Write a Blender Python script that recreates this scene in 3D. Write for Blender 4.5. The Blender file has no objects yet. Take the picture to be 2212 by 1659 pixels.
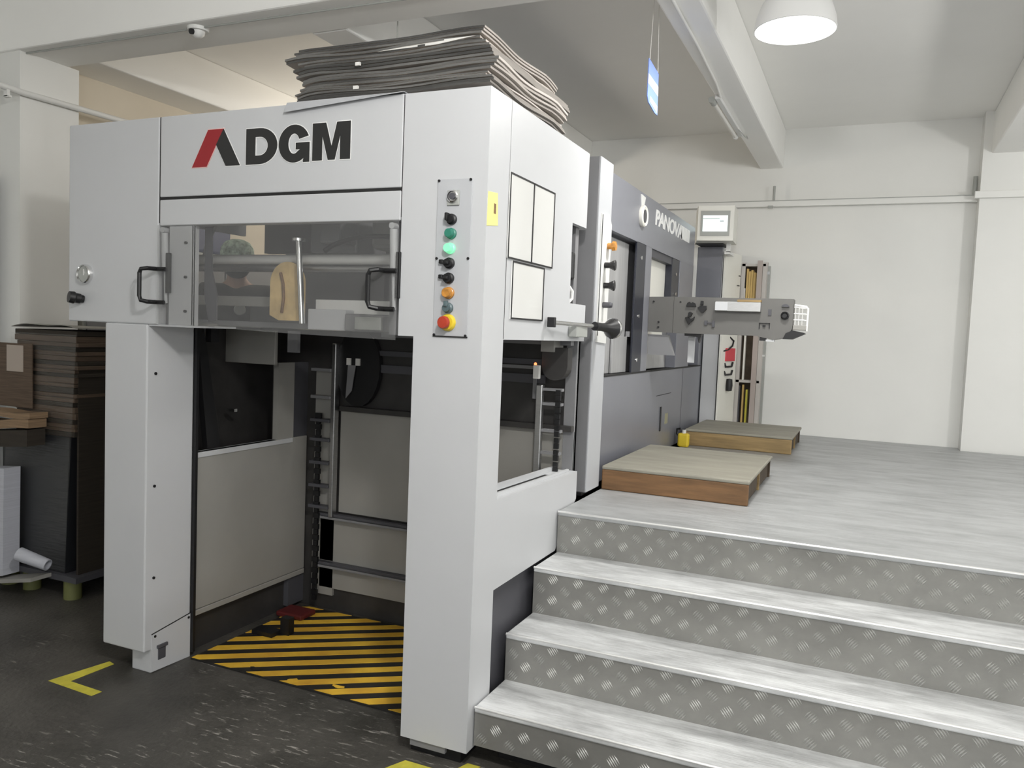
import bpy, bmesh, math, random
from mathutils import Vector, Matrix
random.seed(7)
SC = bpy.context.scene
COL = SC.collection
R = math.radians

# ------------------------------------------------------------------ camera
cam_d = bpy.data.cameras.new('camera')
cam = bpy.data.objects.new('camera', cam_d); COL.objects.link(cam)
cam_d.sensor_fit = 'HORIZONTAL'; cam_d.sensor_width = 36.0
cam_d.lens = 36.0 * 1737.486 / 2212.0
cam_d.clip_start = 0.05; cam_d.clip_end = 100
YAW, PIT, ROL = -0.416553, -0.0644083, 0.0403531
fw = Vector((math.sin(YAW) * math.cos(PIT), math.cos(YAW) * math.cos(PIT), math.sin(PIT)))
r0 = Vector((math.cos(YAW), -math.sin(YAW), 0)); u0 = r0.cross(fw)
rt = math.cos(ROL) * r0 + math.sin(ROL) * u0
up = rt.cross(fw)
cam.matrix_world = Matrix(((rt.x, up.x, -fw.x, 0), (rt.y, up.y, -fw.y, 0), (rt.z, up.z, -fw.z, 1.5), (0, 0, 0, 1)))
SC.camera = cam

# ------------------------------------------------------------------ world, exposure
SC.view_settings.view_transform = 'Standard'
SC.view_settings.look = 'None'
SC.view_settings.gamma = 1.0
SC.view_settings.use_curve_mapping = False
SC.view_settings.exposure = 0.50
w = bpy.data.worlds.new('world'); SC.world = w; w.use_nodes = True
w.node_tree.nodes['Background'].inputs[0].default_value = (0.75, 0.82, 0.9, 1)
w.node_tree.nodes['Background'].inputs[1].default_value = 0.3
SC.cycles.max_bounces = 8
SC.cycles.diffuse_bounces = 5
SC.cycles.glossy_bounces = 4
SC.cycles.transparent_max_bounces = 12
SC.cycles.use_denoising = True

# ceiling lamps: (x, y, z, watts, colour); the first hangs in view, the globes are added fill lights out of view
LAMPS = [(-0.385, 3.75, 2.852, 20, (1.0, 0.985, 0.95), 'dome'),
         (-0.15, 0.80, 2.70, 84, (1.0, 0.985, 0.96), 'globe'),
         (1.85, 4.30, 2.35, 36, (1.0, 0.985, 0.96), 'globe'),
         (2.60, 1.20, 2.35, 18, (1.0, 0.985, 0.96), 'globe'),
         (-1.20, -1.60, 2.30, 8, (1.0, 0.985, 0.96), 'globe'),
         (1.60, -2.40, 2.30, 34, (1.0, 0.985, 0.96), 'globe'),
         (-3.30, 5.40, 2.60, 20, (1.0, 0.90, 0.76), 'globe')]
# fill panels added on unseen walls to brighten the hall: centre, size, facing, watts
FILL_PANELS = [((4.78, -2.6, 1.75), 4.6, 2.0, (-1, 0, 0), 16),
            ((4.78, 3.0, 2.0), 3.6, 1.6, (-1, 0, 0), 14),
            ((2.2, -5.78, 1.75), 4.6, 2.0, (0, 1, 0), 60)]
for i, (c, sx, sz, n, wt) in enumerate(FILL_PANELS):
    ld = bpy.data.lights.new('daylight', 'AREA'); ld.shape = 'RECTANGLE'; ld.size = sx; ld.size_y = sz
    ld.energy = wt; ld.color = (0.93, 0.97, 1.0)
    lo = bpy.data.objects.new('daylight', ld); COL.objects.link(lo)
    lo.location = c; lo.rotation_euler = Vector(n).to_track_quat('-Z', 'Z').to_euler()

# ------------------------------------------------------------------ materials
def nt(name):
    m = bpy.data.materials.new(name); m.use_nodes = True
    t = m.node_tree; return m, t, t.nodes['Principled BSDF']
def C4(c): return (c[0], c[1], c[2], 1.0)
def mat(name, col, rough=0.5, metal=0.0, var=0.0, scale=6.0, bump=0.0, bscale=60.0, emit=None, spec=None, stretch=(1, 1, 1), coat=0.0):
    m, t, b = nt(name)
    b.inputs['Base Color'].default_value = C4(col)
    b.inputs['Roughness'].default_value = rough
    b.inputs['Metallic'].default_value = metal
    if spec is not None: b.inputs['Specular IOR Level'].default_value = spec
    if coat: b.inputs['Coat Weight'].default_value = coat
    if emit:
        b.inputs['Emission Color'].default_value = C4(emit[0]); b.inputs['Emission Strength'].default_value = emit[1]
    if var or bump:
        tc = t.nodes.new('ShaderNodeTexCoord'); mp = t.nodes.new('ShaderNodeMapping')
        mp.inputs['Scale'].default_value = stretch
        t.links.new(tc.outputs['Object'], mp.inputs['Vector'])
    if var:
        n = t.nodes.new('ShaderNodeTexNoise'); n.inputs['Scale'].default_value = scale; n.inputs['Detail'].default_value = 5
        n.inputs['Roughness'].default_value = 0.6
        t.links.new(mp.outputs['Vector'], n.inputs['Vector'])
        r = t.nodes.new('ShaderNodeValToRGB')
        r.color_ramp.elements[0].position = 0.3; r.color_ramp.elements[1].position = 0.7
        r.color_ramp.elements[0].color = C4([max(0, c * (1 - var)) for c in col])
        r.color_ramp.elements[1].color = C4([min(1, c * (1 + var)) for c in col])
        t.links.new(n.outputs['Fac'], r.inputs['Fac']); t.links.new(r.outputs['Color'], b.inputs['Base Color'])
    if bump:
        n2 = t.nodes.new('ShaderNodeTexNoise'); n2.inputs['Scale'].default_value = bscale; n2.inputs['Detail'].default_value = 4
        t.links.new(mp.outputs['Vector'], n2.inputs['Vector'])
        bp = t.nodes.new('ShaderNodeBump'); bp.inputs['Strength'].default_value = bump; bp.inputs['Distance'].default_value = 0.01
        t.links.new(n2.outputs['Fac'], bp.inputs['Height']); t.links.new(bp.outputs['Normal'], b.inputs['Normal'])
    return m

ENAMEL = mat('pale_grey_enamel', (0.55, 0.558, 0.572), 0.42, var=0.02, scale=2)
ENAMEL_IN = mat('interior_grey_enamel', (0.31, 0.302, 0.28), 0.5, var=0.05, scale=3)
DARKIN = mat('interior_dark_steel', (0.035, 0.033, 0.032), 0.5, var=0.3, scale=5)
MIDGREY = mat('mid_grey_enamel', (0.22, 0.22, 0.228), 0.42, var=0.03, scale=3)
PRESS = mat('slate_grey_enamel', (0.195, 0.20, 0.228), 0.3, var=0.04, scale=3)
PRESS_D = mat('navy_post_enamel', (0.012, 0.014, 0.024), 0.35)
SKIRT = mat('charcoal_enamel', (0.075, 0.075, 0.085), 0.5)
WHITE = mat('white_enamel', (0.74, 0.74, 0.72), 0.4)
BLACK = mat('black_plastic', (0.008, 0.008, 0.009), 0.45)
SEAM = mat('black_seam', (0.015, 0.015, 0.015), 0.7)
CHROME = mat('chrome', (0.82, 0.82, 0.82), 0.15, metal=1.0)
STEEL = mat('brushed_steel', (0.5, 0.5, 0.5), 0.35, metal=1.0, var=0.1, scale=30, stretch=(1, 1, 12))
ARMG = mat('grey_machined_plate', (0.14, 0.137, 0.13), 0.45, metal=0.3, var=0.06, scale=4)
PLATE = mat('control_plate_grey', (0.46, 0.47, 0.49), 0.45)
RED = mat('red_plastic', (0.42, 0.045, 0.02), 0.4)
LOGO_RED = mat('logo_red', (0.30, 0.015, 0.02), 0.5)
LOGO_BLACK = mat('logo_black', (0.02, 0.02, 0.02), 0.5)
LOGO_WHITE = mat('logo_white_outline', (0.85, 0.85, 0.84), 0.5)
PINK = mat('logo_pink_outline', (0.8, 0.5, 0.47), 0.5)
YELLOW = mat('yellow_plastic', (0.78, 0.58, 0.04), 0.4)
NOTE = mat('yellow_note_paper', (0.80, 0.74, 0.28), 0.8, var=0.06, scale=14)
PAPER = mat('white_paper', (0.70, 0.69, 0.66), 0.8, var=0.03, scale=10)
BOARD = mat('white_gloss_board', (0.72, 0.72, 0.70), 0.12, coat=0.5)
GREEN = mat('green_plastic', (0.03, 0.20, 0.14), 0.35)
GREENLIT = mat('lit_green_lens', (0.15, 0.6, 0.3), 0.3, emit=((0.25, 0.85, 0.45), 0.55))
AMBER = mat('amber_lens', (0.50, 0.22, 0.04), 0.3, var=0.4, scale=60)
TEAL = mat('grey_teal_plastic', (0.09, 0.13, 0.14), 0.4)
WALL = mat('white_wall_paint', (0.78, 0.78, 0.755), 0.85, var=0.025, scale=1.2, bump=0.05, bscale=30)
CEIL = mat('white_ceiling_paint', (0.90, 0.895, 0.87), 0.9, var=0.02, scale=1.0)
WARMWALL = mat('buff_wall_paint', (0.62, 0.56, 0.46), 0.9, var=0.05, scale=1.5)
LAMPM = mat('white_lamp_enamel', (0.75, 0.75, 0.74), 0.35)
LENS = mat('lit_lamp_lens', (0.9, 0.9, 0.88), 0.4, emit=((1.0, 0.99, 0.96), 6.0))
TUBE = mat('frosted_tube', (0.75, 0.74, 0.70), 0.4)
CARD = mat('grey_brown_cardboard', (0.46, 0.42, 0.385), 0.8, var=0.12, scale=6, stretch=(1, 1, 6))
CARD_D = mat('dark_grey_cardboard', (0.30, 0.275, 0.25), 0.8, var=0.12, scale=6, stretch=(1, 1, 6))
CARD_L = mat('light_grey_cardboard', (0.62, 0.57, 0.53), 0.8, var=0.1, scale=6, stretch=(1, 1, 6))
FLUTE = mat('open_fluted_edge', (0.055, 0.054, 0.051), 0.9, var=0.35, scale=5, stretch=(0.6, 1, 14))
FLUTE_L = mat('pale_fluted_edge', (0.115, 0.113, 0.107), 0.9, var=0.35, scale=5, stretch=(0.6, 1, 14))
BROWN = mat('brown_cardboard_sheets', (0.10, 0.068, 0.046), 0.75, var=0.35, scale=10, stretch=(0.5, 0.5, 16))
BROWN_D = mat('dark_brown_cardboard', (0.03, 0.023, 0.016), 0.8, var=0.25, scale=8, stretch=(0.5, 0.5, 14))
KRAFT = mat('tan_kraft_sheets', (0.25, 0.165, 0.095), 0.75, var=0.3, scale=10, stretch=(0.5, 0.5, 12))
BLACKST = mat('black_wrapped_sheets', (0.012, 0.0125, 0.015), 0.5, var=0.2, scale=6)
WPAPER = mat('white_paper_ream', (0.50, 0.51, 0.56), 0.6, var=0.08, scale=8, stretch=(0.3, 0.3, 20))
WOODT = mat('grey_worn_board', (0.27, 0.257, 0.212), 0.6, var=0.16, scale=5, stretch=(0.6, 3, 1), bump=0.1, bscale=40)
WOODF = mat('brown_wood_front', (0.19, 0.10, 0.042), 0.6, var=0.28, scale=7, stretch=(0.7, 1, 7), bump=0.1, bscale=40)
WOODF2 = mat('tan_wood_front', (0.30, 0.205, 0.09), 0.6, var=0.25, scale=7, stretch=(0.7, 1, 7), bump=0.1, bscale=40)
WOODD = mat('dark_wood_inside', (0.07, 0.05, 0.032), 0.8, var=0.3, scale=10)
YBOARD = mat('yellow_plywood', (0.55, 0.38, 0.14), 0.7, var=0.15, scale=8, stretch=(4, 4, 0.6))
RACKM = mat('grey_rack_steel', (0.52, 0.49, 0.46), 0.5)
TAPE = mat('yellow_floor_tape', (0.58, 0.52, 0.06), 0.6, var=0.18, scale=14)
BLUE = mat('blue_sign_card', (0.20, 0.29, 0.68), 0.5)
SIGNW = mat('white_sign_card', (0.80, 0.82, 0.92), 0.5)
STRING = mat('white_string', (0.75, 0.73, 0.70), 0.7)
GUNI = mat('greenish_peg', (0.16, 0.17, 0.06), 0.6)
SCREEN = mat('lit_screen', (0.4, 0.45, 0.45), 0.2, emit=((0.80, 0.92, 0.90), 0.8))
BEZEL = mat('grey_bezel', (0.36, 0.37, 0.35), 0.4)
CREAM = mat('cream_enamel', (0.80, 0.79, 0.73), 0.4)
SHUT = mat('pale_satin_shutter', (0.40, 0.40, 0.405), 0.35, metal=0.25, var=0.12, scale=5, stretch=(1, 6, 0.4))
PALETAG = mat('pale_tag_paper', (0.36, 0.34, 0.22), 0.7)
JACKET = mat('dark_jacket_cloth', (0.02, 0.021, 0.022), 0.9, var=0.3, scale=12)
SKIN = mat('skin', (0.35, 0.21, 0.15), 0.6)
CAPM = mat('mottled_green_cloth', (0.36, 0.46, 0.38), 0.9, var=0.75, scale=26)
BLUEP = mat('blue_guard', (0.035, 0.045, 0.12), 0.5)
AMBERF = mat('amber_flap', (0.72, 0.52, 0.24), 0.35, var=0.3, scale=9)
PINKISH = mat('pinkish_post', (0.42, 0.36, 0.33), 0.5)
REDLED = mat('lit_red_led', (0.8, 0.1, 0.03), 0.3, emit=((1.0, 0.15, 0.05), 3.0))
LAMPR = mat('dull_red_paint', (0.10, 0.012, 0.012), 0.5)

def floor_mat():
    m, t, b = nt('dark_worn_concrete')
    tc = t.nodes.new('ShaderNodeTexCoord')
    n = t.nodes.new('ShaderNodeTexNoise'); n.inputs['Scale'].default_value = 2.2; n.inputs['Detail'].default_value = 8; n.inputs['Roughness'].default_value = 0.65
    t.links.new(tc.outputs['Object'], n.inputs['Vector'])
    r = t.nodes.new('ShaderNodeValToRGB')
    r.color_ramp.elements[0].position = 0.3; r.color_ramp.elements[0].color = (0.034, 0.0325, 0.028, 1)
    r.color_ramp.elements[1].position = 0.72; r.color_ramp.elements[1].color = (0.105, 0.098, 0.088, 1)
    t.links.new(n.outputs['Fac'], r.inputs['Fac'])
    # scuffs and chipped pale flecks, dense in some patches
    mp = t.nodes.new('ShaderNodeMapping'); mp.inputs['Rotation'].default_value = (0, 0, R(-52)); mp.inputs['Scale'].default_value = (1, 5.5, 1)
    t.links.new(tc.outputs['Object'], mp.inputs['Vector'])
    n2 = t.nodes.new('ShaderNodeTexNoise'); n2.inputs['Scale'].default_value = 11; n2.inputs['Detail'].default_value = 6; n2.inputs['Roughness'].default_value = 0.7
    t.links.new(mp.outputs['Vector'], n2.inputs['Vector'])
    r2 = t.nodes.new('ShaderNodeValToRGB'); r2.color_ramp.elements[0].position = 0.575; r2.color_ramp.elements[1].position = 0.64
    r2.color_ramp.elements[0].color = (0, 0, 0, 1); r2.color_ramp.elements[1].color = (1, 1, 1, 1)
    t.links.new(n2.outputs['Fac'], r2.inputs['Fac'])
    n3 = t.nodes.new('ShaderNodeTexNoise'); n3.inputs['Scale'].default_value = 2.6; n3.inputs['Detail'].default_value = 3
    t.links.new(tc.outputs['Object'], n3.inputs['Vector'])
    vd = t.nodes.new('ShaderNodeVectorMath'); vd.operation = 'DISTANCE'; vd.inputs[1].default_value = (-1.75, 1.85, 0)
    t.links.new(tc.outputs['Object'], vd.inputs[0])
    mr = t.nodes.new('ShaderNodeMapRange'); mr.inputs['From Min'].default_value = 0.3; mr.inputs['From Max'].default_value = 1.3; mr.inputs['To Min'].default_value = 0.14; mr.inputs['To Max'].default_value = -0.14
    t.links.new(vd.outputs['Value'], mr.inputs['Value'])
    ad = t.nodes.new('ShaderNodeMath'); ad.operation = 'ADD'; t.links.new(n3.outputs['Fac'], ad.inputs[0]); t.links.new(mr.outputs['Result'], ad.inputs[1])
    r3 = t.nodes.new('ShaderNodeValToRGB'); r3.color_ramp.elements[0].position = 0.47; r3.color_ramp.elements[1].position = 0.60
    t.links.new(ad.outputs[0], r3.inputs['Fac'])
    mu = t.nodes.new('ShaderNodeMath'); mu.operation = 'MULTIPLY'
    t.links.new(r2.outputs['Color'], mu.inputs[0]); t.links.new(r3.outputs['Color'], mu.inputs[1])
    mx = t.nodes.new('ShaderNodeMixRGB'); mx.inputs['Color2'].default_value = (0.36, 0.34, 0.31, 1)
    t.links.new(mu.outputs[0], mx.inputs['Fac']); t.links.new(r.outputs['Color'], mx.inputs['Color1'])
    t.links.new(mx.outputs['Color'], b.inputs['Base Color'])
    b.inputs['Roughness'].default_value = 0.5
    bp = t.nodes.new('ShaderNodeBump'); bp.inputs['Strength'].default_value = 0.35; bp.inputs['Distance'].default_value = 0.01
    n4 = t.nodes.new('ShaderNodeTexNoise'); n4.inputs['Scale'].default_value = 45; n4.inputs['Detail'].default_value = 5
    t.links.new(tc.outputs['Object'], n4.inputs['Vector'])
    t.links.new(n4.outputs['Fac'], bp.inputs['Height']); t.links.new(bp.outputs['Normal'], b.inputs['Normal'])
    return m
FLOORM = floor_mat()

def alu_mat(name, base, rough, stain, ripple=0.0, metal=0.55):
    m, t, b = nt(name)
    tc = t.nodes.new('ShaderNodeTexCoord')
    mp = t.nodes.new('ShaderNodeMapping'); mp.inputs['Scale'].default_value = (1.0, 3.0, 1.5)
    t.links.new(tc.outputs['Object'], mp.inputs['Vector'])
    n = t.nodes.new('ShaderNodeTexNoise'); n.inputs['Scale'].default_value = 4; n.inputs['Detail'].default_value = 8; n.inputs['Roughness'].default_value = 0.65
    t.links.new(mp.outputs['Vector'], n.inputs['Vector'])
    r = t.nodes.new('ShaderNodeValToRGB')
    r.color_ramp.elements[0].position = 0.32; r.color_ramp.elements[0].color = C4([c * (1 - stain) for c in base])
    r.color_ramp.elements[1].position = 0.62; r.color_ramp.elements[1].color = C4(base)
    t.links.new(n.outputs['Fac'], r.inputs['Fac']); t.links.new(r.outputs['Color'], b.inputs['Base Color'])
    b.inputs['Metallic'].default_value = metal
    b.inputs['Roughness'].default_value = rough
    if ripple:
        mp2 = t.nodes.new('ShaderNodeMapping'); mp2.inputs['Scale'].default_value = (3.0, 30.0, 1)
        t.links.new(tc.outputs['Object'], mp2.inputs['Vector'])
        n2 = t.nodes.new('ShaderNodeTexNoise'); n2.inputs['Scale'].default_value = 3.0; n2.inputs['Detail'].default_value = 4
        t.links.new(mp2.outputs['Vector'], n2.inputs['Vector'])
        bp = t.nodes.new('ShaderNodeBump'); bp.inputs['Strength'].default_value = ripple; bp.inputs['Distance'].default_value = 0.01
        t.links.new(n2.outputs['Fac'], bp.inputs['Height']); t.links.new(bp.outputs['Normal'], b.inputs['Normal'])
    return m
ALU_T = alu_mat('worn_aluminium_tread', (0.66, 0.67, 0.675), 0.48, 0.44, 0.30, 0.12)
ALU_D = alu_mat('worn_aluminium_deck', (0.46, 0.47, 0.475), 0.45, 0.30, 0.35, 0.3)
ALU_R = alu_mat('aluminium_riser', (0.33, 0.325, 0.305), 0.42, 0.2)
ALU_L = alu_mat('aluminium_lug', (0.56, 0.56, 0.54), 0.30, 0.1)
ALU_N = alu_mat('polished_nosing', (0.80, 0.80, 0.79), 0.3, 0.05)

def hazard_mat():
    m, t, b = nt('yellow_black_hazard_paint')
    tc = t.nodes.new('ShaderNodeTexCoord')
    n = t.nodes.new('ShaderNodeTexNoise'); n.inputs['Scale'].default_value = 6; n.inputs['Detail'].default_value = 6
    t.links.new(tc.outputs['Object'], n.inputs['Vector'])
    r = t.nodes.new('ShaderNodeValToRGB')
    r.color_ramp.elements[0].position = 0.3; r.color_ramp.elements[0].color = (0.62, 0.33, 0.035, 1)
    r.color_ramp.elements[1].position = 0.65; r.color_ramp.elements[1].color = (0.86, 0.54, 0.05, 1)
    t.links.new(n.outputs['Fac'], r.inputs['Fac']); t.links.new(r.outputs['Color'], b.inputs['Base Color'])
    b.inputs['Roughness'].default_value = 0.55
    return m
HAZ = hazard_mat()
HAZB = mat('black_hazard_paint', (0.018, 0.017, 0.016), 0.5, var=0.3, scale=9)

def acrylic_mat():
    m = bpy.data.materials.new('clear_acrylic'); m.use_nodes = True
    t = m.node_tree; t.nodes.clear()
    out = t.nodes.new('ShaderNodeOutputMaterial')
    tr = t.nodes.new('ShaderNodeBsdfTransparent'); tr.inputs[0].default_value = (0.90, 0.90, 0.895, 1)
    gl = t.nodes.new('ShaderNodeBsdfGlossy'); gl.inputs['Roughness'].default_value = 0.04
    df = t.nodes.new('ShaderNodeBsdfDiffuse'); df.inputs[0].default_value = (0.6, 0.6, 0.61, 1)
    fr = t.nodes.new('ShaderNodeFresnel'); fr.inputs[0].default_value = 1.5
    m1 = t.nodes.new('ShaderNodeMixShader'); m2 = t.nodes.new('ShaderNodeMixShader')
    ge = t.nodes.new('ShaderNodeNewGeometry'); mm = t.nodes.new('ShaderNodeMath'); mm.operation = 'MULTIPLY'; inv = t.nodes.new('ShaderNodeMath'); inv.operation = 'SUBTRACT'; inv.inputs[0].default_value = 1.0
    t.links.new(ge.outputs['Backfacing'], inv.inputs[1]); t.links.new(fr.outputs[0], mm.inputs[0]); t.links.new(inv.outputs[0], mm.inputs[1])
    t.links.new(mm.outputs[0], m1.inputs[0]); t.links.new(tr.outputs[0], m1.inputs[1]); t.links.new(gl.outputs[0], m1.inputs[2])
    m2.inputs[0].default_value = 0.07
    t.links.new(m1.outputs[0], m2.inputs[1]); t.links.new(df.outputs[0], m2.inputs[2])
    t.links.new(m2.outputs[0], out.inputs[0])
    return m
ACRY = acrylic_mat()
def film_mat():
    m = bpy.data.materials.new('clear_stretch_film'); m.use_nodes = True
    t = m.node_tree; t.nodes.clear()
    out = t.nodes.new('ShaderNodeOutputMaterial')
    tr = t.nodes.new('ShaderNodeBsdfTransparent')
    gl = t.nodes.new('ShaderNodeBsdfGlossy'); gl.inputs['Roughness'].default_value = 0.18
    tc = t.nodes.new('ShaderNodeTexCoord'); mp = t.nodes.new('ShaderNodeMapping'); mp.inputs['Scale'].default_value = (2, 2, 30)
    n = t.nodes.new('ShaderNodeTexNoise'); n.inputs['Scale'].default_value = 3; n.inputs['Detail'].default_value = 5
    bp = t.nodes.new('ShaderNodeBump'); bp.inputs['Strength'].default_value = 0.8; bp.inputs['Distance'].default_value = 0.02
    t.links.new(tc.outputs['Object'], mp.inputs['Vector']); t.links.new(mp.outputs['Vector'], n.inputs['Vector'])
    t.links.new(n.outputs['Fac'], bp.inputs['Height']); t.links.new(bp.outputs['Normal'], gl.inputs['Normal'])
    mx = t.nodes.new('ShaderNodeMixShader'); mx.inputs[0].default_value = 0.05
    t.links.new(tr.outputs[0], mx.inputs[1]); t.links.new(gl.outputs[0], mx.inputs[2]); t.links.new(mx.outputs[0], out.inputs[0])
    return m
FILM = film_mat()

# ------------------------------------------------------------------ mesh helpers
class MB:
    def __init__(s): s.bm = bmesh.new()
    def box(s, x0, x1, y0, y1, z0, z1, bev=0.0, seg=2):
        v = [s.bm.verts.new(p) for p in ((x0, y0, z0), (x1, y0, z0), (x1, y1, z0), (x0, y1, z0), (x0, y0, z1), (x1, y0, z1), (x1, y1, z1), (x0, y1, z1))]
        fs = [s.bm.faces.new([v[i] for i in q]) for q in ((0, 3, 2, 1), (4, 5, 6, 7), (0, 1, 5, 4), (1, 2, 6, 5), (2, 3, 7, 6), (3, 0, 4, 7))]
        if bev > 0:
            es = list({e for f in fs for e in f.edges})
            bmesh.ops.bevel(s.bm, geom=es, offset=bev, segments=seg, affect='EDGES', profile=0.5, clamp_overlap=True)
        return s
    def prism(s, pts, axis, a, b):
        """polygon pts (2-D) extruded along axis ('x','y','z') from a to b"""
        def P(p, c):
            return {'x': (c, p[0], p[1]), 'y': (p[0], c, p[1]), 'z': (p[0], p[1], c)}[axis]
        va = [s.bm.verts.new(P(p, a)) for p in pts]; vb = [s.bm.verts.new(P(p, b)) for p in pts]
        n = len(pts)
        s.bm.faces.new(va[::-1]); s.bm.faces.new(vb)
        for i in range(n):
            s.bm.faces.new((va[i], va[(i + 1) % n], vb[(i + 1) % n], vb[i]))
        return s
    def cyl(s, p0, p1, ra, rb=None, n=20):
        rb = ra if rb is None else rb
        return s.lathe([(0, 0), (ra, 0), (rb, (Vector(p1) - Vector(p0)).length), (0, (Vector(p1) - Vector(p0)).length)], p0, p1, n)
    def lathe(s, prof, p0, p1, n=24):
        """profile (radius, distance along p0->p1)"""
        p0 = Vector(p0); d = (Vector(p1) - p0).normalized()
        a = d.orthogonal().normalized(); b = d.cross(a)
        rings = []
        for r, h in prof:
            c = p0 + d * h
            if r < 1e-6: rings.append([s.bm.verts.new(c)])
            else: rings.append([s.bm.verts.new(c + (a * math.cos(2 * math.pi * k / n) + b * math.sin(2 * math.pi * k / n)) * r) for k in range(n)])
        for A, B in zip(rings, rings[1:]):
            for k in range(n):
                q = (k + 1) % n
                if len(A) == 1 and len(B) == 1: continue
                if len(A) == 1: s.bm.faces.new((A[0], B[q], B[k]))
                elif len(B) == 1: s.bm.faces.new((A[k], A[q], B[0]))
                else: s.bm.faces.new((A[k], A[q], B[q], B[k]))
        return s
    def tube(s, pts, r, n=10):
        pts = [Vector(p) for p in pts]; rings = []
        prev = None
        for i, p in enumerate(pts):
            d = (pts[min(i + 1, len(pts) - 1)] - pts[max(i - 1, 0)]).normalized()
            a = d.orthogonal().normalized() if prev is None else (prev - d * prev.dot(d)).normalized()
            prev = a; b = d.cross(a)
            rings.append([s.bm.verts.new(p + (a * math.cos(2 * math.pi * k / n) + b * math.sin(2 * math.pi * k / n)) * r) for k in range(n)])
        for A, B in zip(rings, rings[1:]):
            for k in range(n): s.bm.faces.new((A[k], A[(k + 1) % n], B[(k + 1) % n], B[k]))
        s.bm.faces.new(rings[0][::-1]); s.bm.faces.new(rings[-1])
        return s
    def sheet(s, f, nu, nv, thick):
        """f(u,v) -> Vector top; a closed slab thick below it"""
        T = [[s.bm.verts.new(f(i / nu, j / nv)) for j in range(nv + 1)] for i in range(nu + 1)]
        B = [[s.bm.verts.new(T[i][j].co - Vector((0, 0, thick))) for j in range(nv + 1)] for i in range(nu + 1)]
        for i in range(nu):
            for j in range(nv):
                s.bm.faces.new((T[i][j], T[i + 1][j], T[i + 1][j + 1], T[i][j + 1]))
                s.bm.faces.new((B[i][j], B[i][j + 1], B[i + 1][j + 1], B[i + 1][j]))
        for i in range(nu):
            s.bm.faces.new((T[i][0], B[i][0], B[i + 1][0], T[i + 1][0]))
            s.bm.faces.new((T[i][nv], T[i + 1][nv], B[i + 1][nv], B[i][nv]))
        for j in range(nv):
            s.bm.faces.new((T[0][j], T[0][j + 1], B[0][j + 1], B[0][j]))
            s.bm.faces.new((T[nu][j], B[nu][j], B[nu][j + 1], T[nu][j + 1]))
        return s

def origin_of(o):
    p = Vector((0, 0, 0))
    while o is not None:
        p = p + o.location; o = o.parent
    return p
def link_mesh(name, me, m, parent=None, loc=None, smooth=False):
    o = bpy.data.objects.new(name, me); COL.objects.link(o)
    if m is not None and not me.materials: me.materials.append(m)
    if parent is not None: o.parent = parent
    elif loc is not None: o.location = loc
    off = origin_of(o)
    if off.length > 0: me.transform(Matrix.Translation(-off))
    if smooth:
        for p in me.polygons: p.use_smooth = True
        try: me.set_sharp_from_angle(angle=R(38))
        except Exception: pass
    return o
def P(name, mb, m, parent, label=None, smooth=False, loc=None, kind=None):
    bmesh.ops.recalc_face_normals(mb.bm, faces=mb.bm.faces)
    me = bpy.data.meshes.new(name); mb.bm.to_mesh(me); mb.bm.free()
    o = link_mesh(name, me, m, parent, loc, smooth)
    if label: o['label'] = label
    if kind: o['kind'] = kind
    return o
def T(name, label, cat, loc, group=None):
    o = bpy.data.objects.new(name, None); COL.objects.link(o); o.location = loc
    o.empty_display_size = 0.1
    o['label'] = label; o['category'] = cat
    if group: o['group'] = group
    return o
def tag(o, label, cat, group=None):
    o['label'] = label; o['category'] = cat
    if group: o['group'] = group
    return o
def struct(name, mb, m, parent=None, **k):
    o = P(name, mb, m, parent, **k); 
    if parent is None: o['kind'] = 'structure'
    return o
def bx(*a, **k): return MB().box(*a, **k)

# flat outlines (letters, logo): list of closed loops, even-odd filled, thickness along the plane's normal
def outline(name, loops, m, parent, to_world, ext, offset=0.0, label=None):
    cu = bpy.data.curves.new(name, 'CURVE'); cu.dimensions = '2D'; cu.fill_mode = 'BOTH'; cu.extrude = ext / 2; cu.offset = offset
    for lp in loops:
        sp = cu.splines.new('POLY'); sp.points.add(len(lp) - 1); sp.use_cyclic_u = True
        for q, p in zip(sp.points, lp): q.co = (p[0], p[1], 0, 1)
    tmp = bpy.data.objects.new('tmp', cu); COL.objects.link(tmp)
    dg = bpy.context.evaluated_depsgraph_get(); dg.update()
    me = bpy.data.meshes.new_from_object(tmp.evaluated_get(dg))
    bpy.data.objects.remove(tmp); bpy.data.curves.remove(cu)
    me.name = name
    for v in me.vertices: v.co = to_world(v.co)
    me.update()
    o = link_mesh(name, me, m, parent)
    if label: o['label'] = label
    return o
def text_mesh(name, body, size, m, parent, to_world, ext=0.002, shear=0.0, offset=0.0, space=1.0):
    cu = bpy.data.curves.new(name, 'FONT'); cu.body = body; cu.size = size; cu.extrude = ext / 2; cu.shear = shear; cu.offset = offset; cu.space_character = space
    tmp = bpy.data.objects.new('tmp', cu); COL.objects.link(tmp)
    dg = bpy.context.evaluated_depsgraph_get(); dg.update()
    me = bpy.data.meshes.new_from_object(tmp.evaluated_get(dg))
    bpy.data.objects.remove(tmp); bpy.data.curves.remove(cu)
    me.name = name
    for v in me.vertices: v.co = to_world(v.co)
    me.update()
    return link_mesh(name, me, m, parent)
def arc(cx, cy, rx, ry, a0, a1, n=14):
    return [(cx + rx * math.cos(R(a0 + (a1 - a0) * i / n)), cy + ry * math.sin(R(a0 + (a1 - a0) * i / n))) for i in range(n + 1)]

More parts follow.
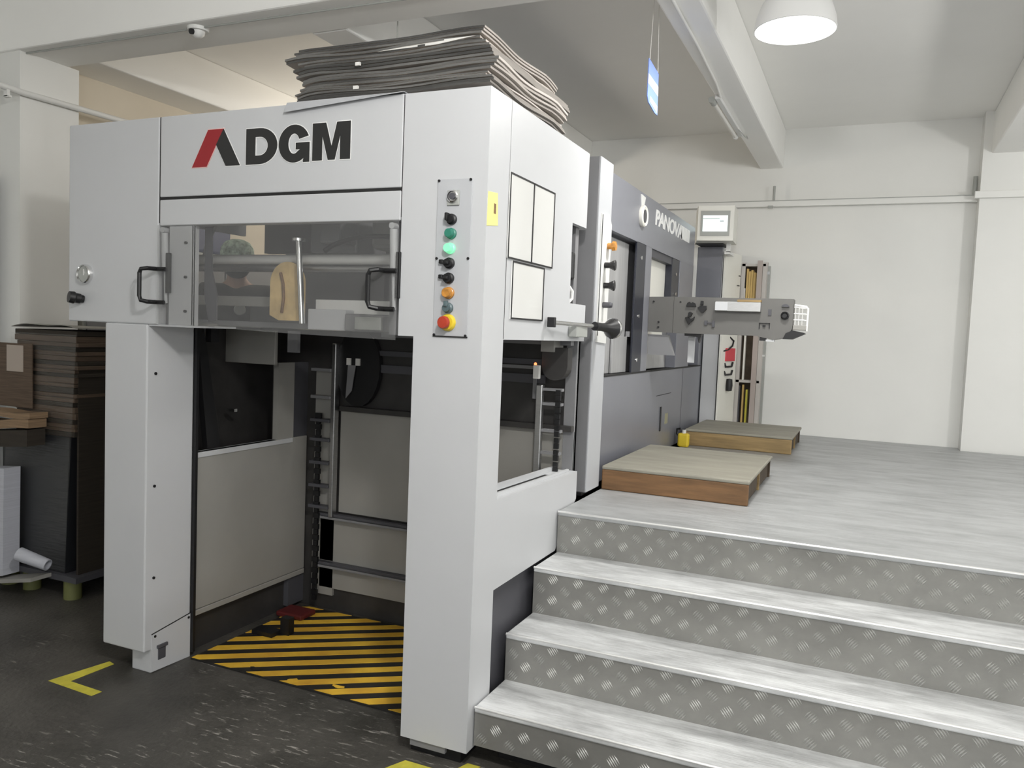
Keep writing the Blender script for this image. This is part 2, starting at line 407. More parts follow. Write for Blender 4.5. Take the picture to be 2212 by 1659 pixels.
# ================================================================== ROOM
FY = 7.03
struct('floor', bx(-4.75, 5.0, -6.0, 7.2, -0.1, 0.0), FLOORM)
ceil = struct('ceiling', bx(-4.75, 5.0, -6.0, 7.2, 3.25, 3.35), CEIL)
P('beam', bx(-4.55, 5.0, 2.98, 3.30, 2.93, 3.25, 0.01), CEIL, ceil)
P('beam', bx(-2.62, -2.41, 3.30, FY, 2.93, 3.25, 0.01), CEIL, ceil)
P('beam', bx(-0.93, -0.745, 3.30, FY, 2.935, 3.25, 0.01), CEIL, ceil)
P('beam', bx(0.72, 0.93, 3.30, FY, 2.945, 3.25, 0.01), CEIL, ceil)
P('beam', bx(2.40, 2.60, 3.30, FY, 2.945, 3.25, 0.01), CEIL, ceil)
P('beam', bx(-4.55, -4.20, 3.30, FY, 2.965, 3.25, 0.01), CEIL, ceil)
wl = struct('wall_left', bx(-4.75, -4.55, -6.0, 7.2, 0, 3.25), WALL)
P('pillar', bx(-4.55, -4.35, 3.0, 3.36, 0, 2.93), WALL, wl)
P('wall_panel', bx(-4.55, -4.52, 3.36, FY, 0.0, 2.965), WARMWALL, wl)
wf = struct('wall_far', bx(-4.55, 5.0, FY, 7.2, 0, 3.25), WALL)
P('pillar', bx(0.665, 1.16, 6.86, FY, 0, 3.25), WALL, wf)
0 and P('wall_ledge', bx(-4.2, 0.665, 6.985, FY, 2.62, 2.945, 0.008), WALL, wf)
struct('wall_right', bx(4.8, 5.0, -6.0, FY, 0, 3.25), WALL)
struct('wall_near', bx(-4.55, 4.8, -6.0, -5.8, 0, 3.25), WALL)

for k, (c, sx, sz, n, wt) in enumerate(FILL_PANELS):  # frames round the added fill panels; the walls behind have no openings
    fm = MB(); hx, hz = sx / 2, sz / 2
    def wb_(a0, a1, z0, z1, t=0.02):
        if n[0]: fm.box(c[0] - 0.005, c[0] + 0.025, c[1] + a0, c[1] + a1, c[2] + z0, c[2] + z1)
        else: fm.box(c[0] + a0, c[0] + a1, c[1] - 0.025, c[1] + 0.005, c[2] + z0, c[2] + z1)
    wb_(-hx - 0.06, hx + 0.06, hz, hz + 0.06); wb_(-hx - 0.06, hx + 0.06, -hz - 0.06, -hz)
    wb_(-hx - 0.06, -hx, -hz, hz); wb_(hx, hx + 0.06, -hz, hz)
    struct('window_%d' % (k + 1), fm, LAMPM)

# ================================================================== STAIRS AND DECK
st = T('aluminium_stairs', 'checker plate aluminium stairs of four steps rising to the raised deck', 'stairs', (0.8, 2.43, 0))
X0, X1 = -1.168, 2.9
SY = [2.43, 2.675, 2.925, 3.175]; SZ = [0.207, 0.385, 0.572, 0.75]; SB = [0.068, 0.2, 0.378, 0.565]
for i in range(4):
    y1 = SY[i + 1] + 0.03 if i < 3 else 3.45
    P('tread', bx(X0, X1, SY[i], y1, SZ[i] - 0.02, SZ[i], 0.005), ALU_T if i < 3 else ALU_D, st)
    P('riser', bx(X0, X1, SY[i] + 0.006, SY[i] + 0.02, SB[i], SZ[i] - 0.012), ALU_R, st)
    P('nosing', MB().cyl((X0, SY[i] + 0.005, SZ[i] - 0.004), (X1, SY[i] + 0.005, SZ[i] - 0.004), 0.0055, n=10), ALU_N, st, smooth=True)
    # raised five-bar lugs of the checker plate
    mb = MB(); yy = SY[i] + 0.006
    pitch = 0.052
    nx = int((X1 - X0) / pitch); nz = 4
    for a in range(nx):
        for b in range(nz):
            if (a + b) % 2: continue
            cx = X0 + 0.03 + a * pitch; cz = SB[i] + 0.028 + b * 0.042
            if cz > SZ[i] - 0.03 or cx > 2.0: continue
            ang = R(52 if b % 2 == 0 else -52)
            d = Vector((math.cos(ang), 0, math.sin(ang))); e = Vector((-math.sin(ang), 0, math.cos(ang)))
            for k in range(-2, 3):
                c = Vector((cx, yy, cz)) + e * (k * 0.0078)
                L = 0.021 - abs(k) * 0.002; wv = 0.0030
                q = [c - d * L, c - e * wv, c + d * L, c + e * wv]
                top = mb.bm.verts.new(c + Vector((0, -0.0034, 0)))
                vs = [mb.bm.verts.new(p) for p in q]
                for j in range(4): mb.bm.faces.new((vs[j], vs[(j + 1) % 4], top))
    P('raised_lugs', mb, ALU_L, st, kind='stuff')
P('side_skirt', bx(X0, X0 + 0.01, 2.45, 3.45, 0.07, 0.18), ALU_R, st)
P('plinth', bx(X0 + 0.06, X1, 2.52, 3.40, 0.0, 0.10), BLACK, st)
P('closing_panel', bx(X0 + 0.01, X1, 3.38, 3.42, 0.0, 0.73), SKIRT, st)
dk = T('raised_deck', 'large raised aluminium floor deck beside the press, level with top step', 'deck', (0.8, 5.2, 0))
P('deck_plate', bx(X0, 4.78, 3.452, 6.84, 0.728, 0.748), ALU_D, dk)
P('deck_plate', bx(X0, 0.66, 6.84, 7.025, 0.728, 0.748), ALU_D, dk)
P('deck_frame', bx(X0 + 0.05, 4.7, 3.5, 6.8, 0.0, 0.728), SKIRT, dk)

# ================================================================== DELIVERY UNIT
D = T('delivery_unit', 'pale grey delivery section of the die cutting machine, open bay between two square columns', 'machine', (-2.1, 2.95, 0))
FYD = 2.392      # front plane
XR = -1.174      # right side plane
P('left_housing', bx(-3.155, -2.634, FYD, 2.44, 1.472, 2.297, 0.006), ENAMEL, D)
P('housing_side', MB().prism([(2.44, 1.472), (3.43, 1.472), (3.43, 1.50), (2.86, 1.50), (2.86, 1.96), (3.43, 1.96), (3.43, 2.297), (2.44, 2.297)], 'x', -3.155, -3.13), ENAMEL, D)
P('housing_floor', bx(-3.13, -2.634, 2.44, 3.43, 1.472, 1.484), ENAMEL_IN, D)
P('top_cover', bx(-3.13, -2.634, 2.44, 3.43, 2.27, 2.297), ENAMEL, D)
fas = P('logo_panel', bx(-2.628, -1.503, FYD, 2.44, 1.980, 2.296, 0.004), ENAMEL, D)
P('panel_gap', bx(-2.628, -1.503, FYD + 0.003, 2.43, 1.966, 1.984), SEAM, D)
P('lower_fascia', bx(-2.628, -1.503, FYD, 2.44, 1.868, 1.970, 0.004), ENAMEL, D)
P('top_cover', bx(-2.63, -1.503, 2.44, 3.40, 2.27, 2.296), ENAMEL, D)
P('seam_line', bx(-2.634, -2.628, FYD + 0.003, 2.43, 1.88, 2.295), SEAM, D)
P('seam_line', bx(-1.503, -1.498, FYD + 0.003, 2.43, 1.88, 2.292), SEAM, D)
P('right_column', MB().prism([(-1.436, 0.055), (XR, 0.055), (XR, 2.294), (-1.498, 2.294), (-1.498, 1.472), (-1.436, 1.472)], 'y', FYD, 2.562), ENAMEL, D)
P('column_foot', bx(-1.41, -1.21, FYD + 0.03, 2.54, 0.0, 0.055), BLACK, D)
P('toe_plate', bx(-1.40, -1.26, FYD + 0.006, FYD + 0.02, 0.03, 0.06), MIDGREY, D)
# right-hand side panel with the cut-away for the press joint
side = [(2.560, 1.472), (3.430, 1.472), (3.430, 1.632), (3.222, 1.632), (3.215, 1.968), (3.395, 1.968), (3.395, 2.292), (2.560, 2.294)]
P('side_panel', MB().prism(side, 'x', -1.20, XR), ENAMEL, D)
P('bevel_plate', MB().prism([(-1.174, 3.395), (-1.20, 3.47), (-1.35, 3.47), (-1.35, 3.395)], 'z', 1.972, 2.245), ENAMEL, D)
P('recess_panel', bx(-1.30, -1.27, 3.10, 3.54, 1.48, 2.0), MIDGREY, D)
P('recess_handle', MB().box(-1.225, -1.19, 3.285, 3.32, 1.735, 1.855, 0.010), BLACK, D, label='black latch in the recess')
P('recess_handle', MB().tube([(-1.215, 3.25, 1.635), (-1.20, 3.275, 1.637), (-1.19, 3.29, 1.655), (-1.19, 3.29, 1.685), (-1.20, 3.275, 1.705), (-1.215, 3.25, 1.70)], 0.008), WHITE, D, label='white hook in the recess', smooth=True)
P('side_seam', bx(XR - 0.004, XR + 0.0006, 2.560, 2.5635, 1.475, 1.76), SEAM, D)
# lower side beam with slotted top
P('side_beam', MB().prism([(2.562, 0.578), (3.175, 0.578), (3.42, 0.76), (3.42, 0.885), (2.562, 0.905)], 'x', -1.27, XR), ENAMEL, D)
P('beam_slot', MB().prism([(2.565, 0.905), (3.20, 0.8915), (3.20, 0.8945), (2.565, 0.909)], 'x', -1.245, -1.222), SEAM, D)
P('beam_lip', MB().prism([(2.565, 0.905), (3.38, 0.887), (3.38, 0.898), (2.565, 0.918)], 'x', -1.21, -1.20), ENAMEL, D)
P('beam_lip', MB().prism([(2.565, 0.905), (3.38, 0.887), (3.38, 0.905), (2.565, 0.925)], 'x', -1.275, -1.262), ENAMEL, D)
P('kick_panel', bx(-1.25, -1.20, 2.555, 3.42, 0.07, 0.60), SKIRT, D)
# left column
P('left_column', bx(-2.931, -2.689, FYD, 2.642, 0.100, 1.472, 0.006), ENAMEL, D)
lf = P('left_foot', bx(-2.80, -2.692, 2.43, 2.642, 0.0, 0.13, 0.004), ENAMEL, D)
P('vent', MB().box(-2.697, -2.684, 2.462, 2.505, 0.045, 0.105, 0.004).box(-2.70, -2.678, 2.456, 2.511, 0.098, 0.112, 0.002), SKIRT, lf)
P('access_panel', MB().prism([(2.43, 0.005), (2.64, 0.0), (2.64, 0.195), (2.43, 0.165)], 'x', -2.695, -2.686), ENAMEL, D)
P('panel_gap', MB().prism([(2.43, 0.165), (2.642, 0.195), (2.642, 0.199), (2.43, 0.169)], 'x', -2.695, -2.6865), SEAM, D)
for y, z in ((2.435, 1.27), (2.435, 0.80), (2.437, 0.41), (2.447, 0.155), (2.63, 0.18)):
    P('bolt', MB().cyl((-2.692, y, z), (-2.684, y, z), 0.006, n=10), BLACK, D)
P('bottom_cover', bx(-2.689, -2.456, 2.40, 2.642, 1.466, 1.474), ENAMEL, D)
P('left_seal', bx(-2.688, -2.672, 2.642, 2.656, 0.02, 1.47), BLACK, D)
# gauge and knob on the left housing
g = P('pressure_gauge', MB().lathe([(0.0, 0), (0.041, 0), (0.041, 0.012), (0.036, 0.02), (0.033, 0.012), (0, 0.012)], (-3.045, FYD, 1.672), (-3.045, FYD - 1, 1.672), 32), CHROME, D, smooth=True)
P('gauge_face', MB().cyl((-3.045, FYD - 0.011, 1.672), (-3.045, FYD - 0.0135, 1.672), 0.032, n=28), BEZEL, g)
P('gauge_needle', bx(-3.047, -3.038, FYD - 0.016, FYD - 0.0135, 1.665, 1.692), CHROME, g)
P('knob', MB().lathe([(0, 0), (0.016, 0), (0.018, 0.012), (0.021, 0.014), (0.021, 0.032), (0.026, 0.038), (0.024, 0.058), (0, 0.06)], (-3.062, FYD, 1.566), (-3.085, FYD - 0.06, 1.574), 14), BLACK, D, smooth=True, label='black valve knob')

# brand lettering and chevron on the logo panel (flat print, a hair proud)
def fr(y):
    return lambda c: Vector((c.x, y + c.z, c.y))
def glyph_D(x, z, wd, h, s):
    rx = wd * 0.56
    o = [(x, z)] + [(x + wd - rx, z)] + arc(x + wd - rx, z + h / 2, rx, h / 2, -90, 90, 18) + [(x, z + h)]
    ri = rx - s; hh = h / 2 - s * 0.72
    i = [(x + s, z + h / 2 - hh)] + arc(x + wd - rx, z + h / 2, ri, hh, -90, 90, 18) + [(x + s, z + h / 2 + hh)]
    return [o, i]
def glyph_G(x, z, wd, h, s):
    cx, cz, rx, rz = x + wd / 2, z + h / 2, wd / 2, h / 2
    o = arc(cx, cz, rx, rz, 22, 318, 34)
    # down the right-hand stem, the bar, and back round the inside
    tail = [(x + wd * 0.80, z + h * 0.05), (x + wd * 0.80, z + h * 0.0), (x + wd, z), (x + wd, z + h * 0.52), (x + wd * 0.56, z + h * 0.52), (x + wd * 0.56, z + h * 0.345), (x + wd * 0.70, z + h * 0.345)]
    inn = arc(cx, cz, rx - s, rz - s * 0.72, 305, 26, 30)
    return [o[:-1] + tail + inn]
def glyph_M(x, z, wd, h, s):
    return [[(x, z), (x + s, z), (x + s, z + h * 0.66), (x + wd * 0.42, z), (x + wd * 0.60, z), (x + wd - s, z + h * 0.66), (x + wd - s, z), (x + wd, z), (x + wd, z + h), (x + wd - s * 1.35, z + h), (x + wd * 0.51, z + h * 0.36), (x + s * 1.35, z + h), (x, z + h)]]
Z0, HH = 2.087, 0.132
for nm, gl in (('letter_d', glyph_D(-2.188, Z0, 0.147, HH, 0.044)), ('letter_g', glyph_G(-2.034, Z0 - 0.002, 0.140, HH + 0.004, 0.044)), ('letter_m', glyph_M(-1.881, Z0, 0.164, HH, 0.043))):
    outline(nm, gl, LOGO_BLACK, fas, fr(FYD - 0.0020), 0.002)
    outline('letter_outline', gl, LOGO_WHITE, fas, fr(FYD - 0.0008), 0.0014, offset=0.0032)
ch_r = [[(-2.457, 2.089), (-2.377, 2.228), (-2.300, 2.228), (-2.336, 2.170), (-2.383, 2.089)]]
ch_k = [[(-2.300, 2.228), (-2.217, 2.087), (-2.287, 2.088), (-2.336, 2.170)]]
outline('logo_chevron', ch_r, LOGO_RED, fas, fr(FYD - 0.0020), 0.002, label='red leg of the chevron emblem')
outline('logo_chevron', ch_k, LOGO_BLACK, fas, fr(FYD - 0.0020), 0.002, label='black leg of the chevron emblem')
outline('logo_outline', ch_r, PINK, fas, fr(FYD - 0.0008), 0.0014, offset=0.0028)
outline('logo_outline', ch_k, LOGO_WHITE, fas, fr(FYD - 0.0007), 0.0012, offset=0.0028)

# guard window: clear acrylic with handles, brackets, struts
P('side_bracket', bx(-2.585, -2.455, 2.402, 2.412, 1.474, 1.868, 0.002), ENAMEL, D)
P('side_bracket', bx(-2.463, -2.455, 2.402, 2.43, 1.474, 1.868), ENAMEL, D)
P('side_channel', bx(-2.628, -2.585, 2.43, 2.445, 1.474, 1.868), MIDGREY, D)
P('side_channel', bx(-1.56, -1.503, 2.43, 2.445, 1.474, 1.868), MIDGREY, D)
for z in (1.80, 1.665, 1.53):
    P('bolt', MB().cyl((-2.492, 2.402, z), (-2.492, 2.394, z), 0.0055, n=10), BLACK, D)
gw = P('guard_window', MB().prism([(-2.622, 1.868), (-2.622, 1.478), (-2.44, 1.474), (-1.95, 1.462), (-1.50, 1.456), (-1.50, 1.868)], 'y', 2.376, 2.380), ACRY, D, label='clear acrylic guard window')
for hx in (-2.652, -1.578):
    P('guard_handle', MB().tube([(hx + 0.075, 2.376, 1.694), (hx + 0.03, 2.372, 1.694), (hx + 0.03, 2.330, 1.694), (hx + 0.008, 2.318, 1.69), (hx, 2.318, 1.675), (hx, 2.318, 1.585), (hx + 0.008, 2.318, 1.567), (hx + 0.03, 2.330, 1.562), (hx + 0.03, 2.372, 1.562), (hx + 0.07, 2.376, 1.562)], 0.0085, n=8), BLACK, gw)
    P('gas_strut', MB().cyl((hx + 0.05, 2.40, 1.70), (hx + 0.045, 2.40, 1.838), 0.014).cyl((hx + 0.055, 2.40, 1.56), (hx + 0.05, 2.40, 1.70), 0.007).cyl((hx + 0.045, 2.385, 1.85), (hx + 0.045, 2.415, 1.85), 0.011), ENAMEL, D, smooth=True)
    P('strut_mount', MB().box(hx + 0.066, hx + 0.084, 2.384, 2.40, 1.60, 1.76, 0.003), BLACK, gw)
# inside of the upper housing, seen through the guard
P('roller', MB().cyl((-2.92, 2.64, 1.758), (-1.21, 2.64, 1.758), 0.020, n=24), WHITE, D, smooth=True, label='bright white cross tube')
P('roller', MB().cyl((-2.92, 2.66, 1.724), (-1.21, 2.66, 1.724), 0.016, n=20), STEEL, D, smooth=True)
P('cross_bar', bx(-2.90, -2.21, 2.70, 2.74, 1.565, 1.607, 0.003), ENAMEL_IN, D)
P('cross_bar', bx(-2.06, -1.45, 2.66, 2.72, 1.545, 1.600, 0.003), WHITE, D)
P('guide_post', MB().cyl((-2.045, 2.56, 1.50), (-2.07, 2.56, 1.825), 0.012).cyl((-2.07, 2.56, 1.822), (-2.07, 2.56, 1.832), 0.026), CHROME, D, smooth=True)
am = [(-2.235, 1.53), (-2.235, 1.66)] + arc(-2.15, 1.66, 0.085, 0.085, 180, 0, 14)[1:] + [(-2.065, 1.53), (-2.09, 1.51), (-2.19, 1.51)]
P('amber_flap', MB().prism(am, 'y', 2.592, 2.602), AMBERF, D, label='round-topped amber guard flap')
P('flap_ridge', MB().tube([(-2.18, 2.588, 1.70), (-2.165, 2.586, 1.66), (-2.16, 2.586, 1.60), (-2.17, 2.588, 1.54)], 0.006), WOODF, D, smooth=True)
P('air_box', bx(-1.86, -1.62, 2.58, 2.70, 1.478, 1.545, 0.006), MIDGREY, D)
P('air_box', bx(-1.80, -1.68, 2.56, 2.58, 1.485, 1.535, 0.004), BEZEL, D)
P('tray', bx(-2.05, -1.87, 2.60, 2.66, 1.478, 1.56, 0.004), ENAMEL, D)
P('feed_table', bx(-2.90, -1.30, 2.72, 2.95, 1.478, 1.50), MIDGREY, D)
P('air_hose', MB().tube([(-1.99 + 0.47 * t, 2.62, 1.79 + 0.055 * math.sin(math.pi * min(1, t * 1.02)) ** 0.7) for t in [i / 16 for i in range(17)]], 0.010), BLACK, D, smooth=True)
P('arched_hose', MB().tube([(-2.735 + 0.075 * t * t, 2.74, 1.76 + 0.17 * t) for t in [i / 10 for i in range(11)]], 0.010), STEEL, D, smooth=True)
P('motor_box', MB().box(-2.22, -1.98, 2.82, 3.05, 1.80, 1.96, 0.01).box(-2.08, -1.98, 2.70, 2.82, 1.83, 1.93, 0.01), MIDGREY, D)
P('motor_box', MB().box(-1.90, -1.62, 2.80, 3.0, 1.815, 1.98, 0.02).box(-1.60, -1.42, 2.70, 2.9, 1.87, 1.95, 0.01), ENAMEL_IN, D)
P('inner_bracket', MB().prism([(-2.455, 1.868), (-2.42, 1.868), (-2.42, 1.70), (-2.39, 1.60), (-2.39, 1.50), (-2.43, 1.49), (-2.455, 1.60)], 'y', 2.46, 2.468), SKIRT, D)
P('rear_panel', bx(-2.20, -1.21, 3.36, 3.40, 1.45, 2.25), MIDGREY, D)
P('rear_panel', bx(-2.94, -2.20, 3.36, 3.40, 1.86, 2.25), DARKIN, D)
P('rear_panel', bx(-2.80, -2.20, 3.36, 3.40, 1.484, 1.86), MIDGREY, D)
P('belt_guard', bx(-2.75, -2.45, 3.05, 3.10, 1.50, 1.60, 0.004), MIDGREY, D)
P('rod', MB().cyl((-1.75, 2.86, 1.50), (-1.75, 2.86, 1.83), 0.018), ENAMEL, D, smooth=True)
P('rod', MB().cyl((-1.50, 2.70, 1.50), (-1.50, 2.70, 1.75), 0.014), STEEL, D, smooth=True)

# control plate on the right column
cp = P('control_panel', bx(-1.358, -1.227, FYD - 0.004, FYD, 1.476, 2.0, 0.0015), PLATE, D)
for x in (-1.352, -1.233):
    for z in (1.995, 1.737, 1.481):
        P('screw', MB().cyl((x, FYD - 0.004, z), (x, FYD - 0.008, z), 0.0045, n=10), BLACK, cp)
P('panel_edge', bx(-1.358, -1.227, FYD - 0.0042, FYD - 0.001, 1.474, 1.4785), SEAM, cp)
def turned(name, x, z, prof, m, label=None, n=20, tilt=(0, 0)):
    return P(name, MB().lathe(prof, (x, FYD - 0.004, z), (x + tilt[0], FYD - 1.004, z + tilt[1]), n), m, cp, label=label, smooth=True)
P('selector_plate', bx(-1.318, -1.272, FYD - 0.010, FYD - 0.004, 1.912, 1.962, 0.002), BEZEL, cp)
turned('key_switch', -1.295, 1.941, [(0, 0.004), (0.021, 0.004), (0.021, 0.012), (0.017, 0.016), (0.015, 0.010), (0, 0.010)], CHROME, 'chrome key switch ring')
turned('switch_core', -1.295, 1.941, [(0, 0.009), (0.011, 0.009), (0.011, 0.015), (0, 0.016)], SKIRT)
P('selector_switch', MB().lathe([(0, 0), (0.018, 0), (0.018, 0.010), (0.013, 0.013), (0.013, 0.022), (0, 0.022)], (-1.298, FYD - 0.004, 1.866), (-1.298, FYD - 1.0, 1.866)).box(-1.313, -1.302, FYD - 0.034, FYD - 0.014, 1.860, 1.886, 0.003), BLACK, cp, smooth=True)
B_ = [(0, 0), (0.0185, 0), (0.0185, 0.008), (0.015, 0.010), (0.015, 0.026), (0.013, 0.029), (0, 0.029)]
turned('push_button', -1.298, 1.819, B_, GREEN, 'dark green push button')
turned('push_button', -1.300, 1.770, B_, GREENLIT, 'lit pale green push button')
for z in (1.721, 1.671):
    P('selector_switch', MB().lathe([(0, 0), (0.0185, 0), (0.0185, 0.010), (0.014, 0.014), (0.014, 0.024), (0, 0.024)], (-1.301, FYD - 0.004, z), (-1.301, FYD - 1.0, z)).box(-1.310, -1.292, FYD - 0.04, FYD - 0.02, z - 0.005, z + 0.005, 0.002), BLACK, cp, smooth=True)
    P('selector_cap', MB().box(-1.338, -1.322, FYD - 0.018, FYD - 0.004, z - 0.002, z + 0.012, 0.003), BLACK, cp)
turned('push_button', -1.300, 1.622, [(0, 0), (0.020, 0), (0.020, 0.008), (0.017, 0.010), (0.017, 0.024), (0.014, 0.028), (0, 0.028)], AMBER, 'amber push button')
P('selector_switch', MB().lathe([(0, 0), (0.018, 0), (0.018, 0.009), (0.013, 0.012), (0.013, 0.024), (0, 0.024)], (-1.300, FYD - 0.004, 1.572), (-1.300, FYD - 1.0, 1.572)).box(-1.306, -1.292, FYD - 0.034, FYD - 0.02, 1.575, 1.595, 0.003), TEAL, cp, smooth=True)
turned('stop_collar', -1.300, 1.523, [(0, 0), (0.029, 0), (0.029, 0.006), (0.024, 0.014), (0, 0.014)], YELLOW, 'yellow collar of the stop button', 28)
turned('stop_button', -1.301, 1.523, [(0, 0.012), (0.012, 0.012), (0.012, 0.022), (0.021, 0.026), (0.021, 0.036), (0.018, 0.041), (0, 0.042)], RED, 'red mushroom stop button', 28)

# notice boards and note on the side
def frame_x(mb, y0, y1, z0, z1, t, x0, x1):
    mb.box(x0, x1, y0, y1, z0, z0 + t).box(x0, x1, y0, y1, z1 - t, z1).box(x0, x1, y0, y0 + t, z0 + t, z1 - t).box(x0, x1, y1 - t, y1, z0 + t, z1 - t)
    return mb
nb = P('notice_board', bx(XR, XR + 0.004, 2.562, 2.990, 1.756, 2.052), BOARD, D, label='upper white notice board split in two')
P('board_frame', frame_x(MB(), 2.562, 2.990, 1.756, 2.052, 0.006, XR + 0.004, XR + 0.006).box(XR + 0.004, XR + 0.006, 2.772, 2.780, 1.76, 2.048), BLACK, nb)
nb = P('notice_board', bx(XR, XR + 0.004, 2.608, 2.910, 1.546, 1.752), BOARD, D, label='lower white notice board')
P('board_frame', frame_x(MB(), 2.608, 2.910, 1.546, 1.752, 0.006, XR + 0.004, XR + 0.006), BLACK, nb)
nt_ = P('sticky_note', MB().prism([(2.398, 1.957), (2.470, 1.963), (2.480, 1.856), (2.396, 1.845)], 'x', XR, XR + 0.0012), NOTE, D, label='faded yellow note with a small mark')
P('note_mark', bx(XR + 0.0012, XR + 0.002, 2.444, 2.459, 1.892, 1.925), WOODF, nt_)

# lower bay: left inner panel, posts, rear wall, chains
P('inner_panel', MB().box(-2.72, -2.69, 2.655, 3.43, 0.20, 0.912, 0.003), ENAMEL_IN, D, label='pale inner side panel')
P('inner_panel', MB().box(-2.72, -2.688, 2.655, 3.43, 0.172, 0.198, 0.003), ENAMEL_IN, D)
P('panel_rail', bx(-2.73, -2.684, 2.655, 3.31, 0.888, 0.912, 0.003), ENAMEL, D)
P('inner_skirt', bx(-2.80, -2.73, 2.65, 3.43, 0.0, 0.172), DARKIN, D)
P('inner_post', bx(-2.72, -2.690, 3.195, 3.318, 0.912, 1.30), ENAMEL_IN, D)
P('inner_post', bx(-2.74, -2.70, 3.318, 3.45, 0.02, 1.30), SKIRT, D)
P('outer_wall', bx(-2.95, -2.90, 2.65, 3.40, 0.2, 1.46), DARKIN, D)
P('slanted_strut', MB().prism([(2.75, 0.92), (2.83, 0.92), (2.72, 1.46), (2.68, 1.46)], 'x', -2.74, -2.71), BLACK, D)
P('hanging_plate', bx(-2.90, -2.592, 3.05, 3.07, 1.297, 1.462, 0.003), ENAMEL_IN, D, label='pale hanging plate')
P('hanging_plate', bx(-2.56, -2.50, 3.10, 3.12, 1.36, 1.462), MIDGREY, D)
P('hanging_bracket', bx(-2.78, -2.75, 2.75, 2.78, 1.42, 1.47), ENAMEL, D)
P('hanging_bracket', bx(-2.73, -2.70, 2.75, 2.80, 1.40, 1.47), BLACK, D)
P('limit_switch', bx(-2.84, -2.79, 3.0, 3.02, 1.06, 1.075), CHROME, D)
# rear wall panels
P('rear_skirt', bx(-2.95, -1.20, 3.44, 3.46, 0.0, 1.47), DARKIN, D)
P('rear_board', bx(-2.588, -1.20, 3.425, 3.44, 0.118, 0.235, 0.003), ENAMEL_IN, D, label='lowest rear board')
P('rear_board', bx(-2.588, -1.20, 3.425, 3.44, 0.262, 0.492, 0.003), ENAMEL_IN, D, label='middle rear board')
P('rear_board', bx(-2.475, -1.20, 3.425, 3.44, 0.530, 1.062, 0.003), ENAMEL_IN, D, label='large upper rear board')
for z in (0.236, 0.494):
    P('lift_bar', MB().box(-2.60, -1.20, 3.385, 3.425, z, z + 0.012, 0.002), MIDGREY, D)
    P('lift_bar', MB().box(-2.60, -1.20, 3.39, 3.425, z + 0.014, z + 0.028, 0.002), SKIRT, D)
P('top_ledge', bx(-2.46, -1.20, 3.39, 3.425, 1.062, 1.088, 0.002), DARKIN, D)
P('gear_guard', MB().prism(arc(-2.36, 1.29, 0.13, 0.20, 0, 360, 24)[:-1], 'y', 3.40, 3.43), BLACK, D)
P('cover_strip', bx(-2.28, -1.35, 3.415, 3.43, 1.27, 1.31), SKIRT, D)
P('cover_strip', bx(-2.28, -1.35, 3.415, 3.43, 1.355, 1.38), SKIRT, D)
P('label_plate', bx(-2.425, -2.40, 3.392, 3.40, 1.30, 1.335), PAPER, D)
P('label_plate', bx(-2.37, -2.345, 3.392, 3.40, 1.30, 1.335), PAPER, D)
P('slim_cover', MB().prism([(-2.42, 1.13), (-2.41, 1.30), (-2.365, 1.30), (-2.385, 1.17)], 'y', 3.385, 3.39), MIDGREY, D)
P('guide_rail', bx(-2.50, -2.475, 3.37, 3.41, 0.51, 1.405, 0.004), STEEL, D)
P('chain_backing', bx(-2.635, -2.50, 3.425, 3.44, 0.08, 1.27), ENAMEL_IN, D)
for k, z in enumerate((0.55, 0.66, 0.78, 0.90, 1.00, 1.12, 1.26)):
    P('rung', bx(-2.62, -2.50, 3.36, 3.40, z, z + 0.016, 0.002), SKIRT if k < 5 else MIDGREY, D)
mb = MB()
for k in range(34):
    z = 0.06 + k * 0.029
    wd = 0.017 if k % 2 else 0.012
    mb.box(-2.578 - wd, -2.578 + wd, 3.37, 3.385, z, z + 0.027)
P('lift_chain', mb, BLACK, D)
# the same at the right-hand end, seen through the side opening
P('guide_rail', bx(-1.355, -1.325, 3.33, 3.36, 0.80, 1.27, 0.004), STEEL, D)
for z in (1.245, 1.18, 1.06, 0.96):
    P('rung', bx(-1.325, -1.235, 3.34, 3.37, z, z + 0.012), MIDGREY, D)
mb = MB()
for k in range(17):
    z = 0.80 + k * 0.027
    mb.box(-1.262, -1.240, 3.335, 3.35, z, z + (0.024 if k % 2 else 0.020))
P('lift_chain', mb, BLACK, D)
P('drive_housing', MB().prism(arc(-1.26, 1.36, 0.06, 0.065, 180, 360, 12) + [(-1.20, 1.44), (-1.32, 1.44)], 'y', 3.30, 3.36), DARKIN, D)
P('junction_box', MB().box(-1.345, -1.315, 3.26, 3.28, 1.30, 1.36, 0.003), PAPER, D)
P('indicator_lamp', MB().lathe([(0, 0), (0.006, 0), (0.006, 0.008), (0, 0.012)], (-1.338, 3.27, 1.36), (-1.338, 3.27, 2)), REDLED, D, label='lit red indicator', smooth=True)
P('upper_block', bx(-1.32, -1.26, 3.28, 3.40, 1.42, 1.47), ENAMEL_IN, D)
P('door_frame', MB().box(-1.66, -1.40, 3.40, 3.41, 1.335, 1.35).box(-1.40, -1.385, 3.40, 3.41, 1.20, 1.35), MIDGREY, D)
P('far_post', bx(-1.25, -1.20, 3.42, 3.46, 0.78, 1.47), MIDGREY, D)

